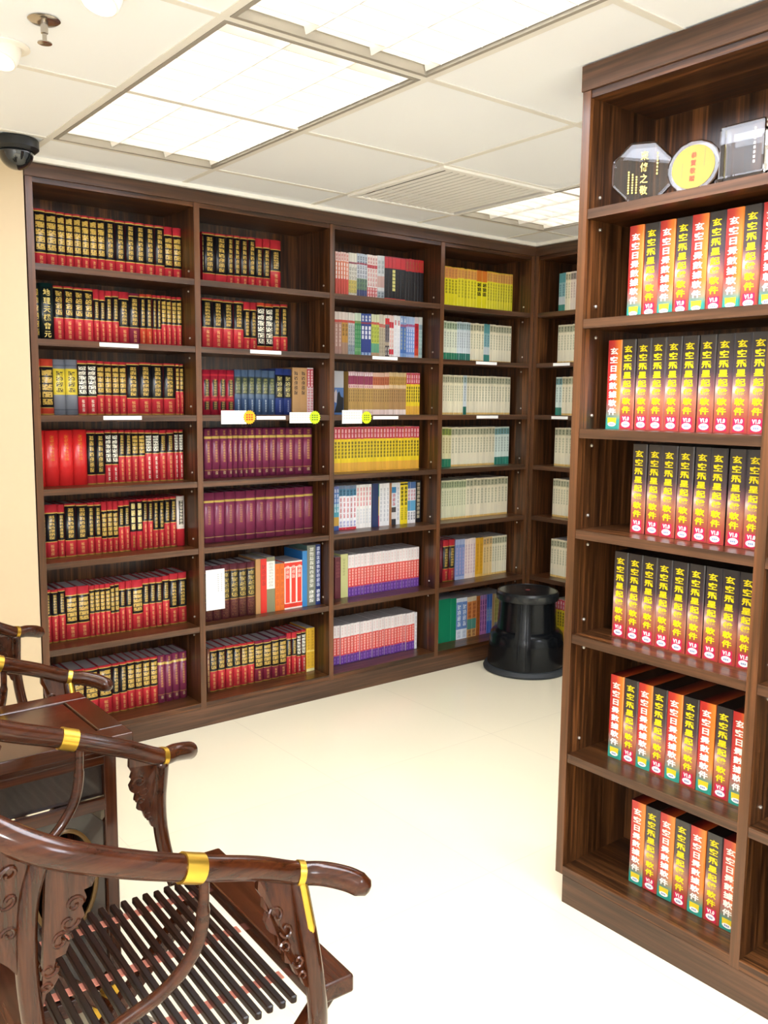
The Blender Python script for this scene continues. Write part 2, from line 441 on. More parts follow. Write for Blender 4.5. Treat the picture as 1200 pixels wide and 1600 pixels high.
T = lambda v0, v1, c, n, u0=.22, u1=.78, thr=.47: (v0, v1, c, n, u0, u1, thr)
CRM, CRM2 = '#e9e2c4', '#eee8d2'
def creams(top, mid=CRM, foot=None, ink='#7d8a6a'):
    z = [(0, foot or '#d9b66c'), (.05 if not foot else .2, mid), (.8, top), (.96, mid)]
    return dict(z=z, t=[T(.34, .74, ink, 6, .25, .75, .5), T(.82, .95, '#5d6b58', 2, .28, .72, .45)], c=mid, k='s')
ST = {
 'kg': dict(z=[(0, '#15211f')], t=[T(.08, .92, GOLD, 6)], c='#15211f', d='black hardcover with gilt title'),
 'kgt': dict(z=[(0, '#15211f'), (.93, '#10302c')], t=[], c='#15211f', d='broad black hardcover with gilt title'),
 'gry': dict(z=[(0, '#7b7f88'), (.08, '#5f646e'), (.10, '#80848d'), (.36, '#d9c23a'), (.83, '#7b7f88'), (.88, '#5f646e'), (.9, '#80848d')], t=[T(.4, .8, '#4a4326', 4)], c='#80848d', d='grey hardcover with yellow spine label'),
 'red': dict(z=[(0, '#d82a2a')], t=[T(.45, .92, '#d7882c', 7, .35, .65, .52)], c='#c81c22', d='plain bright red hardcover'),
 'sqr': dict(z=[(0, RED), (.37, BLK), (.96, RED)], t=[T(.40, .94, '#e2cf86', 4, .2, .8, .36), T(.05, .3, GOLD, 4, .35, .65)], c='#8e1822', d='red and black hardcover, bold characters'),
 'wht': dict(z=[(0, '#c9303a'), (.34, '#e8dcd2')], t=[(.37, .97, '#181818', 1, .25, .8, 0), T(.4, .94, '#e8dfc6', 8, .35, .7)], c='#b02832', d='white-edged red hardcover with black strip'),
 'mar': dict(z=[(0, '#803050'), (.055, '#8a3858'), (.07, '#803050'), (.16, GOLD), (.17, '#803050'), (.80, '#d8bb62'), (.85, '#803050')], t=[T(.32, .76, '#c49350', 8, .36, .64), T(.87, .97, '#c49350', 2, .36, .64), T(.07, .15, '#e7d7a2', 1, .35, .65)], c='#743049', d='maroon hardcover with gilt band'),
 'mar2': dict(z=[(0, '#823452'), (.1, '#d9c27a'), (.11, '#823452'), (.80, '#d8bb62'), (.84, '#823452')], t=[T(.36, .74, '#b07a44', 8, .38, .62, .5)], c='#743049', d='thick maroon hardcover with gilt band'),
 'dred': dict(z=[(0, '#9c1f32'), (.08, '#9c1f32'), (.32, '#c7353f'), (.36, '#9c1f32'), (.86, '#c7353f'), (.9, '#9c1f32')], t=[(.09, .31, '#262a2c', 1, .2, .85, 0), (.38, .82, '#262a2c', 1, .2, .85, 0), T(.4, .8, '#b79a55', 7, .35, .7), T(.11, .3, '#b79a55', 4, .35, .7)], c='#8c1c2c', d='crimson hardcover with black label panels'),
 'bgr': dict(z=[(0, '#3e5578'), (.36, '#51657f'), (.46, '#39443f'), (.84, '#51657f')], t=[T(.48, .82, '#8a8a55', 5), T(.06, .34, '#c4d2dc', 5, .4, .6)], c='#33486c', d='blue-grey hardcover with dark label'),
 'nav': dict(z=[(0, '#2f3f7c'), (.36, '#14151a'), (.86, '#2f3f7c')], t=[T(.38, .84, '#b4a868', 4), T(.05, .32, '#a5aed0', 6, .42, .58)], c='#2b3a78', d='navy hardcover with black label'),
 'tan': dict(z=[(0, '#b08654')], t=[T(.42, .93, '#3a2a1c', 5, .25, .7)], c='#a57c4c', k='p', d='tan paperback with dark characters'),
 'rwh': dict(z=[(0, '#d8d0d0'), (.6, '#b3283c'), (.97, '#d8d0d0')], t=[T(.03, .97, '#c23048', 16, .1, .9, .48), T(.6, .95, '#efe6e2', 6, .2, .8)], c='#c84a58', k='p', d='narrow red and white book'),
 'bset': dict(z=[(0, '#5d2c33'), (.34, '#a07a3e'), (.36, '#1f1e18'), (.87, '#a07a3e'), (.89, '#5d2c33')], t=[T(.38, .85, '#a88f45', 5, .15, .85), T(.03, .32, '#8d6a4a', 5, .1, .9, .54)], c='#532a30', d='matching brown hardcover with black panel'),
 'tanp': dict(z=[(0, '#b48552')], t=[], c='#a97b4a', k='p', d='plain tan book'),
 'ored': dict(z=[(0, '#cc2a1f')], t=[T(.5, .9, '#a5221c', 4)], c='#bd241c', k='p', d='plain orange-red book'),
 'olw': dict(z=[(0, '#7d7a5c'), (.42, '#dedcd4'), (.92, '#7d7a5c')], t=[T(.46, .9, '#b8b6b0', 8)], c='#777458', k='p', d='olive book with long white label'),
 'org': dict(z=[(0, '#d96a1e')], t=[T(.1, .9, '#c4561a', 6)], c='#c95f1a', k='p', d='orange book'),
 'rfr': dict(z=[(0, '#f3d8d0'), (.03, '#dd3626'), (.97, '#f3d8d0')], t=[(.02, .98, '#f3d8d0', 1, 0, 1, 0), (.04, .96, '#dd3626', 1, .14, .86, 0), T(.64, .92, '#f0c0b4', 3, .25, .75)], c='#cf3122', k='p', d='red book with white spine border'),
 'blu': dict(z=[(0, '#2f79b4')], t=[], c='#1f62a4', k='p', d='tall plain blue book'),
 'grw': dict(z=[(0, '#6f7468')], t=[T(.3, .97, '#d3d3c8', 9, .3, .75), T(.05, .26, '#eeeee6', 3, .25, .75)], c='#4f6f70', k='p', d='tall grey book with white characters'),
 'nvw': dict(z=[(0, '#23346e')], t=[T(.3, .97, '#c9cfe2', 9, .2, .8), T(.05, .26, '#eef0f6', 3, .2, .8)], c='#1e2d62', k='p', d='tall navy book with white characters'),
 'brn': dict(z=[(0, '#7b4a38')], t=[T(.1, .9, '#b89660', 6)], c='#6a3f30', d='narrow brown book'),
 'yel': dict(z=[(0, '#e0d49a'), (.06, '#e2b534'), (.45, '#f0d878'), (.48, '#e2b534')], t=[T(.5, .95, '#b98a2e', 7), T(.1, .44, '#c89a3a', 5)], c='#d3a52c', k='p', d='yellow book'),
 'pk': dict(z=[(0, '#c4b4c4'), (.05, '#cf4632'), (.42, '#dc7c5a'), (.8, '#e8c8c0')], t=[T(.4, .78, '#f2e6e0', 4, .15, .6, .38), T(.82, .97, '#c45a50', 2)], c='#d8743c', k='p', d='orange and pink paperback'),
 'wy': dict(z=[(0, '#c9c3b4'), (.12, '#d4c15a'), (.4, '#d6d2c8'), (.76, '#8a3a48'), (.8, '#dcd8cc')], t=[T(.1, .7, '#6f6a5a', 6, .15, .85, .52)], c='#d5d0c4', k='p', d='off-white and yellow paperback'),
 'ngw': dict(z=[(0, '#c9ccd4'), (.05, '#39427a'), (.2, '#6b8a66'), (.45, '#cfd3dc'), (.76, '#b03a48'), (.8, '#b9c4d2')], t=[T(.05, .95, '#272d52', 9, .2, .8, .5)], c='#ccd2da', k='p', d='navy and white paperback'),
 'rw': dict(z=[(0, '#dcd4d0'), (.05, '#c23038'), (.28, '#e2dad6'), (.7, '#b8323c'), (.78, '#e6d6d2')], t=[T(.3, .7, '#c05058', 4), T(.05, .28, '#efe2de', 3), T(.8, .95, '#b4454c', 2)], c='#dcd2cc', k='p', d='red and white paperback'),
 'gw': dict(z=[(0, '#aab2b8'), (.22, '#d2d4d4'), (.3, '#c9a49c'), (.55, '#cfd3d6')], t=[T(.02, .2, '#46545c', 3), T(.6, .9, '#8c979c', 3)], c='#c4c8ca', k='p', d='pale grey paperback'),
 'krd': dict(z=[(0, '#c92830'), (.08, '#141314'), (.74, '#c31f26'), (.98, '#8c1a1e')], t=[T(.12, .7, '#4a3520', 6, .3, .6, .56)], c='#141314', k='p', d='black paperback with red top'),
 'krg': dict(z=[(0, '#c92830'), (.08, '#141314'), (.74, '#c31f26'), (.98, '#8c1a1e')], t=[T(.24, .72, '#d8d27c', 6, .1, .9, .3)], c='#141314', k='p', d='black paperback with red top'),
 'krd2': dict(z=[(0, '#b8242c'), (.07, '#171415'), (.72, '#b42026')], t=[T(.1, .68, '#3c2a22', 5, .3, .6, .55), T(.76, .95, '#8f5a22', 2, .3, .7)], c='#171415', k='p', d='black and dark red paperback'),
 'pbr': dict(z=[(0, '#a88278'), (.12, '#a87e72'), (.76, '#c0483c'), (.82, '#d8ccc4')], t=[T(.2, .72, '#d8c4b8', 6, .3, .7)], c='#a88074', k='p', d='dusty pink paperback'),
 'ptan': dict(z=[(0, '#a4826c'), (.3, '#b98838'), (.76, '#c0483c'), (.82, '#d8ccc4')], t=[T(.45, .74, '#5a4520', 3)], c='#b08848', k='p', d='ochre paperback'),
 'pgr': dict(z=[(0, '#8a98a0'), (.25, '#b4b4b4'), (.76, '#c0483c'), (.82, '#d4d0c8')], t=[T(.1, .72, '#6a747c', 7)], c='#9aa2a6', k='p', d='grey paperback'),
 'grn': dict(z=[(0, '#5a9a5a'), (.2, '#1f7f46'), (.76, '#6f8a4a'), (.82, '#c4d4c0')], t=[T(.1, .72, '#9cc89c', 6, .35, .65)], c='#2b8a50', k='p', d='green paperback'),
 'pnv': dict(z=[(0, '#5878b0'), (.1, '#233a86'), (.76, '#8a3048'), (.8, '#2f4a98')], t=[T(.4, .72, '#e4e8f0', 3, .2, .8, .36), T(.03, .1, '#b8cce8', 1), T(.82, .96, '#d8e0ee', 2, .25, .75, .4)], c='#24408c', k='p', d='deep blue paperback with white title'),
 'plg': dict(z=[(0, '#b08a6a'), (.1, '#5a9a7a'), (.32, '#b4bc48'), (.76, '#c0584c'), (.82, '#cfd4b4')], t=[T(.34, .72, '#6f7a34', 4)], c='#a8b86a', k='p', d='yellow-green paperback'),
 'pbe': dict(z=[(0, '#b8ac94'), (.7, '#c0685c'), (.78, '#cfc8b8')], t=[T(.1, .68, '#8a7c68', 7)], c='#bdb29c', k='p', d='beige paperback'),
 'pdk': dict(z=[(0, '#3a3234'), (.28, '#b0a088'), (.36, '#70686c'), (.78, '#d02830'), (.92, '#d8d0cc')], t=[T(.05, .25, '#d8cfc4', 2), T(.4, .75, '#3a3438', 4)], c='#8c8484', k='p', d='dark grey and red paperback'),
 'prw': dict(z=[(0, '#d8c8c4'), (.08, '#d02c3c'), (.2, '#e0d4cc'), (.7, '#c43440'), (.84, '#e4c8c4')], t=[T(.24, .66, '#d49088', 4)], c='#d8ccc8', k='p', d='pink-white paperback'),
 'pwh': dict(z=[(0, '#e2e2e6')], t=[T(.76, .9, '#c8484c', 1, .3, .7, .4), T(.1, .7, '#d0d0d6', 6)], c='#dcdce0', k='p', d='plain white paperback'),
 'pbl': dict(z=[(0, '#7a9ac8'), (.12, '#4470b4'), (.74, '#a05a7a'), (.8, '#88a4d0')], t=[T(.2, .72, '#b4b484', 6, .3, .7), T(.84, .95, '#e0e6f0', 1)], c='#4a74b8', k='p', d='blue paperback'),
 'plb': dict(z=[(0, '#9ab0d8'), (.1, '#6a8ccc'), (.7, '#a8b4dc'), (.76, '#a85a88'), (.82, '#a4bcdc')], t=[T(.15, .72, '#dce4f0', 6, .25, .75)], c='#7c98d0', k='p', d='light blue paperback'),
 'pre': dict(z=[(0, '#d8a898'), (.08, '#d04a28'), (.25, '#c01c26'), (.84, '#d8ccd0')], t=[T(.3, .8, '#8e1420', 5)], c='#b81c24', k='p', d='bright red paperback'),
 'ptl': dict(z=[(0, '#a8c0bc'), (.7, '#8a9ca8'), (.82, '#ccd0cc')], t=[T(.1, .68, '#6c8c8c', 6)], c='#9ab4b0', k='p', d='pale teal paperback'),
 'mt': dict(z=[(0, '#ddc6be'), (.12, '#b8924e'), (.62, '#d8b8b4'), (.70, '#8c2c50'), (.9, '#c8a4ac')], t=[T(.3, .6, '#6a5230', 4, .25, .75), T(.63, .69, '#9c4460', 1), T(.9, .98, '#f0e4e4', 1), T(.02, .1, '#c8988c', 1)], c='#b8924e', k='p', d='tan paperback with purple-red top'),
 'ot': dict(z=[(0, '#ddc6be'), (.12, '#b08a50'), (.62, '#dcbca4'), (.70, '#b4603a'), (.9, '#d8b09c')], t=[T(.3, .6, '#6a5230', 4, .25, .75), T(.72, .88, '#8e4628', 2)], c='#b08a50', k='p', d='tan paperback with orange top'),
 'tt': dict(z=[(0, '#e4d2ca'), (.12, '#ac8452'), (.62, '#d8bc94'), (.70, '#c09448'), (.9, '#d4b888')], t=[T(.3, .6, '#6a5230', 4, .25, .75), T(.72, .88, '#8a6a30', 2)], c='#ac8452', k='p', d='tan paperback with mustard top'),
 'ry': dict(z=[(0, '#e0a83c'), (.2, '#e8cc1e'), (.73, '#c43048'), (.98, '#d8707c')], t=[T(.3, .68, '#55491a', 5, .2, .8, .42), T(.75, .96, '#ecc4c8', 2, .25, .75, .42)], c='#e4c81e', k='p', d='yellow paperback with red top'),
 'mcb': dict(z=[(0, '#3a5a9a'), (.1, '#c89a3a'), (.3, '#4aa0b4'), (.6, '#3a6ab0'), (.85, '#6a78b4')], t=[T(.4, .95, '#d8e4ec', 5)], c='#4a8ab0', k='p', d='multicoloured blue paperback'),
 'wbl': dict(z=[(0, '#c83040'), (.05, '#eceaf0'), (.76, '#3f7c9c'), (.92, '#6a7c98')], t=[T(.25, .74, '#c06068', 4, .25, .75, .44), T(.06, .2, '#7a80c0', 2), T(.78, .9, '#1e3c54', 2)], c='#e6e4ea', k='p', d='white paperback with blue top'),
 'wrd': dict(z=[(0, '#eeecea')], t=[T(.5, .95, '#d8707c', 4, .25, .75, .44), T(.1, .45, '#c8ccd4', 5)], c='#e8e6e4', k='p', d='white paperback with pink characters'),
 'nvy': dict(z=[(0, '#1e2f5c')], t=[], c='#1a2a54', k='p', d='plain navy paperback'),
 'ryl': dict(z=[(0, '#c82838'), (.25, '#e8c43c'), (.7, '#3c9a6c')], t=[], c='#d0a834', k='p', d='thin red, yellow and green paperback'),
 'whi': dict(z=[(0, '#e9e9ec')], t=[T(.1, .9, '#a8acb8', 8, .3, .7)], c='#e4e4e8', k='p', d='white paperback with grey title'),
 'brp': dict(z=[(0, '#a8744c')], t=[], c='#9c6a44', k='p', d='thin brown paperback'),
 'mcw': dict(z=[(0, '#2e2e34'), (.14, '#d8d4d4'), (.3, '#4a4648'), (.42, '#d0dce4'), (.76, '#3c84b4'), (.9, '#d8e0e4')], t=[T(.45, .75, '#c04860', 3)], c='#d8dce0', k='p', d='white and blue paperback'),
 'yelk': dict(z=[(0, '#e8d022'), (.93, '#3a3a1a'), (.97, '#e8d022')], t=[T(.44, .9, '#3a3820', 5, .2, .8, .42), T(.1, .4, '#8a8428', 6)], c='#e0c820', k='p', d='bright yellow paperback, black title'),
 'wbl2': dict(z=[(0, '#e4e2e4'), (.08, '#e4e2e4'), (.3, '#5a9cc4'), (.55, '#dcdce4'), (.84, '#4a6ca4')], t=[T(.56, .82, '#b03c54', 3), T(.08, .28, '#3a4a5c', 3)], c='#dcdce4', k='p', d='blue and white paperback'),
 'kdot': dict(z=[(0, '#15161c')], t=[T(.1, .97, '#c8bca0', 9, .25, .75, .44)], c='#14151a', k='p', d='black paperback with pale dots'),
 'mrp': dict(z=[(0, '#5c1e2c')], t=[T(.5, .9, '#7c3a40', 5)], c='#541a28', k='p', d='dark maroon paperback'),
 'lgp': dict(z=[(0, '#c3c487')], t=[T(.5, .9, '#a4a66c', 6, .3, .6)], c='#b8ba80', k='p', d='pale olive-green paperback'),
 'wrp': dict(z=[(0, '#5f2f8e'), (.2, '#8a4a94'), (.23, '#dd3a36'), (.4, '#dc4e44'), (.68, '#e9e2e2')], t=[T(.25, .66, '#f2c4bc', 6, .25, .75, .46), T(.02, .18, '#9a78c0', 2, .3, .7), T(.74, .96, '#d4a8ac', 3, .35, .65, .5)], c='#e2dada', k='p', d='white, red and purple paperback'),
 'yo': dict(z=[(0, '#d0584c'), (.06, '#e6d81e'), (.72, '#d9934a'), (.98, '#e0b030')], t=[T(.35, .7, '#5c5618', 5), T(.75, .95, '#b87848', 3)], c='#dfd020', k='p', d='yellow paperback with orange top'),
 'yo2': dict(z=[(0, '#d0584c'), (.07, '#e2d628'), (.75, '#d8a048'), (.98, '#d8b030')], t=[T(.28, .72, '#6c6420', 6, .25, .75, .5), T(.77, .95, '#c07a50', 3, .2, .8)], c='#dccf24', k='p', d='yellow paperback with orange top'),
 'yo3': dict(z=[(0, '#d0584c'), (.07, '#e8dc18'), (.72, '#d67a2a'), (.98, '#c86a28')], t=[T(.36, .7, '#3c3a14', 3, .15, .85, .4)], c='#e0d41c', k='p', d='broad yellow paperback with bold title'),
 'cgb': dict(creams('#a8bc98', '#dfe3cc', '#2f7f5c', '#6c7c6c'), d='cream-green volume with green foot'),
 'bgb': dict(creams('#a4bcc0', '#cdd6d8', '#2c7462', '#6c7c84'), d='pale blue volume with green foot'),
 'cre': dict(creams('#c2bd9c'), d='cream volume'),
 'cre2': dict(creams('#b7b698', '#e4ddc2'), d='cream volume with grey-green top'),
 'creg': dict(creams('#a4b088', '#dcdcbc', None, '#7c9068'), d='cream volume with green lettering'),
 'teal': dict(z=[(0, '#2f8478'), (.2, '#c6d0d0'), (.4, '#88b4b8'), (.76, '#5a9ca0')], t=[T(.42, .72, '#4c7c88', 5)], c='#7cb0b0', k='s', d='teal volume'),
 'ygb': dict(creams('#8a9a3c', '#e0d8a8', '#2b7c5c', '#8c7c4c'), d='yellow-green volume with green foot'),
 'tgb': dict(creams('#6c9ca0', '#cddcd4', '#2a7a6a', '#5c7c7c'), d='teal-topped volume with green foot'),
 'pkc': dict(creams('#9c8c84', '#e2d4c4', None, '#a48c84'), d='pinkish cream volume'),
 'mrh': dict(z=[(0, '#6c1c2c'), (.9, '#7c2434')], t=[], c='#641828', d='narrow maroon hardcover'),
 'lbv': dict(z=[(0, '#a8b4d4'), (.08, '#7c90c4'), (.86, '#a4b0d0')], t=[T(.12, .8, '#b8a8c8', 8, .25, .75)], c='#8c9ccc', k='p', d='lilac-blue paperback'),
 'pkw': dict(z=[(0, '#e4d4c8'), (.06, '#e2d2cc')], t=[T(.12, .86, '#b890a4', 9, .2, .8, .5)], c='#dccac4', k='p', d='pinkish white paperback'),
 'mus': dict(z=[(0, '#dcae50'), (.06, '#d09a20')], t=[T(.15, .85, '#b88420', 8)], c='#c89420', k='p', d='mustard paperback'),
 'tnc': dict(creams('#c8a068', '#d8bc84', None, '#8c744c'), d='tan paperback with lettering', k='p'),
 'gre': dict(z=[(0, '#14805a')], t=[], c='#127850', k='p', d='large green book'),
 'blw': dict(z=[(0, '#dde4ee'), (.24, '#6a8ac4'), (.9, '#d4dcea')], t=[T(.3, .85, '#e8eef6', 4), T(.03, .2, '#b8c4d8', 2)], c='#c4d0e0', k='p', d='blue and white paperback'),
 'ort': dict(z=[(0, '#d0a060'), (.2, '#5a9a8c'), (.45, '#d88a4c'), (.88, '#e8d8b8')], t=[T(.48, .85, '#a04a2c', 4), T(.02, .18, '#8c4c3c', 2)], c='#c88a50', k='p', d='orange and teal paperback'),
 'orb': dict(z=[(0, '#b8662c')], t=[T(.1, .9, '#a05424', 5)], c='#a85c28', k='p', d='rust-orange paperback'),
 'pur': dict(z=[(0, '#b070a8'), (.9, '#9c7cb8')], t=[T(.08, .88, '#5c2c78', 6)], c='#a878b0', k='p', d='mauve paperback'),
 'blu2': dict(z=[(0, '#3f68b8'), (.3, '#5c84c4'), (.66, '#3f68b8')], t=[T(.32, .62, '#a8b4b4', 4)], c='#4870b8', k='p', d='mid-blue paperback'),
 'tanp2': dict(z=[(0, '#b89468')], t=[], c='#a88860', k='p', d='thin tan paperback'),
 'oli': dict(z=[(0, '#7c7c84'), (.25, '#b0a860'), (.9, '#bcb488')], t=[T(.3, .85, '#7c783c', 5)], c='#a8a070', k='p', d='olive paperback'),
}
DEEP = {'R': RED, 'M': '#8c2c44', 'O': '#d24a34'}
def style(code):
    if code in ST: return ST[code]
    a = code.split('/'); f = int(a[0][1:]) / 100; c = int(a[1]) / 100; fl = a[2] if len(a) > 2 else ''
    bot = DEEP[a[0][0]]; h = f + .025
    z = [(0, GOLD), (.018, bot), (f, '#d8b95e'), (f + .012, BLK), (1 - c - .018, '#d8b95e'), (1 - c, bot)]
    ink = GLARE_GILT if fl == 'w' else GOLD  # pale ink paints spine glare into the gilt lettering
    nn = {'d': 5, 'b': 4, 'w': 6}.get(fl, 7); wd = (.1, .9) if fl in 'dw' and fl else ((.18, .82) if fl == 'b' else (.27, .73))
    t = [T(f + .05, 1 - c - .05, ink, nn, wd[0], wd[1], .40 if fl == 'd' else .46)]
    if f > .2: t.append(T(.05, f - .04, '#e8b070' if fl != 'w' else GLARE_GILT, max(2, int(f * 10)), .36, .64, .48))
    nm = {'R': 'black and red', 'M': 'black and maroon', 'O': 'black and orange-red'}[a[0][0]]
    ds = {'d': nm + ' hardcover, dense gilt title', 'b': nm + ' hardcover, large gilt title', 'w': nm + ' hardcover, glare-painted title'}.get(fl, nm + ' gilt hardcover')
    ST[code] = dict(z=z, t=t, c='#9c1c28' if a[0][0] != 'M' else '#6c2434', d=ds)
    return ST[code]

PAGES = mat('book_pages', '#aaa4a6', .8)
BOOKMESH = {}
def hard_mesh(w, h, d, code):
    key = (code, round(w * 1000, 1), h, d)
    if key in BOOKMESH: return BOOKMESH[key]
    st = style(code); sm = spine_mat(code.replace('/', '_'), st['z'], st['t']); cv = mat('cover_' + st['c'], st['c'], .4)
    b = MB(); hw = w / 2; bul = min(.007, w * .28); n = 6; tk = min(.0024, w * .2)
    arc = [(-hw + w * k / n, bul * (2 * k / n - 1) ** 2) for k in range(n + 1)]
    outer = [(-hw, d)] + arc + [(hw, d)]
    inner = [(hw - tk, d), (hw - tk, bul + tk)] + [(-hw + tk, bul + tk), (-hw + tk, d)]
    P = outer + inner; m = len(P); base = 0
    for z in (0, h): b.v += [(x, y, z) for x, y in P]
    for i in range(m):
        j = (i + 1) % m
        if 1 <= i < 1 + n:
            u0, u1 = (i - 1) / n, i / n
            b.face((i, j, m + j, m + i), 0, [(u0, 0), (u1, 0), (u1, 1), (u0, 1)])
        else: b.face((i, j, m + j, m + i), 1)
    # caps as strips: spine cap + two boards
    for z0, flip in ((0, True), (m, False)):
        A = [z0 + i for i in range(1, 2 + n)] + [z0 + 9 + 1 + n - 6, z0 + 9 + 2 + n - 6]
        i_hw, i_hd = m - 4, m - 3
        sp = [z0 + i for i in range(1, 2 + n)] + [z0 + m - 3, z0 + m - 2]
        rb = [z0 + 1 + n, z0 + 2 + n, z0 + m - 4, z0 + m - 3]
        lb = [z0 + 0, z0 + 1, z0 + m - 2, z0 + m - 1]
        for q in (sp, rb, lb): b.face(q[::-1] if flip else q, 1)
    me = b.mesh('hardcover_book', [sm, cv])
    for pl in me.polygons:
        if pl.material_index == 0: pl.use_smooth = True
    pg = MB().box(-hw + tk, hw - tk, bul + tk, d - .004, .003, h - .0035).mesh('page_block', [PAGES])
    BOOKMESH[key] = (me, pg)
    return BOOKMESH[key]
def soft_mesh(w, h, d, code, name):
    key = (code, round(w * 1000, 1), h, d, 's')
    if key in BOOKMESH: return BOOKMESH[key]
    st = style(code); sm = spine_mat(code.replace('/', '_'), st['z'], st['t'], .35, .15); cv = mat('cover_' + st['c'], st['c'], .45)
    b = MB(); hw = w / 2; c = min(.0012, w * .18)
    P = [(-hw, d), (-hw, c), (-hw + c, 0), (hw - c, 0), (hw, c), (hw, d)]; m = 6
    for z in (0, h): b.v += [(x, y, z) for x, y in P]
    us = [0, 0, c / w, 1 - c / w, 1]
    for i in range(m):
        j = (i + 1) % m
        if i in (1, 2, 3): b.face((i, j, m + j, m + i), 0, [(us[i], 0), (us[i + 1], 0), (us[i + 1], 1), (us[i], 1)])
        else: b.face((i, j, m + j, m + i), 1)
    b.face(range(m - 1, -1, -1), 2); b.face(range(m, 2 * m), 2)
    me = b.mesh(name, [sm, cv, PAGES])
    BOOKMESH[key] = (me, None)
    return BOOKMESH[key]

ORD = ('first second third fourth fifth sixth seventh eighth ninth tenth eleventh twelfth thirteenth fourteenth fifteenth sixteenth seventeenth eighteenth '
       'nineteenth twentieth').split()
def nth(i):
    if i < 20: return ORD[i]
    if i < 29: return 'twenty-' + ORD[i - 20]
    return 'thirtieth' if i == 29 else 'thirty-' + ORD[i - 30]
rnd = random.Random(3)
def place_row(run, row, shelf_z, where, at, rz, grp, set_back=.11):
    """run: (start, [(n, end, style, height mm)]); where: label tail; at(l) -> world (x, y) for local run coordinate."""
    x = run[0]; i = 0
    for n, end, code, h in run[1]:
        st = style(code); w = (end - x) / n; k = st.get('k', 'h')
        for q in range(n):
            hh = (h + (rnd.choice((0, 0, 1, -1)) if n > 1 else 0)) / 1000
            if hh > .288 and row == 6: hh = .288
            d = .15 if h < 230 else .16
            xc = x + w * (q + .5); dy = set_back + rnd.uniform(-.0012, .0012) - (.012 if code in ('nvy',) else 0)
            if code == 'wrp': dy += rnd.choice((0, .003, .006)) * (row == 7)
            nm = {'h': 'hardcover_book', 'p': 'paperback_book', 's': 'series_volume'}[k]
            me, pg = hard_mesh(w - .0007, round(hh, 3), d, code) if k == 'h' else soft_mesh(w - .0005, round(hh, 3), d, code, nm)
            o = link(nm, me, None, at(xc, dy, shelf_z + .0003), rz=rz)
            tag(o, '%s, %s %s' % (st['d'], nth(i), where), 'book', grp)
            if pg:
                link('page_block', pg, o)
            if code == 'kgt':
                tm = fit_mesh(text_mesh('title', '地\n理\n天\n機\n會\n元',   .03, .0004, 1.15), w * .5, hh * .84)
                link('title', tm, o, (0, .0004, hh * .48)); tm.materials.append(mat('gilt', '#d8bc66', .35, metal=.3))
            i += 1
        x = end
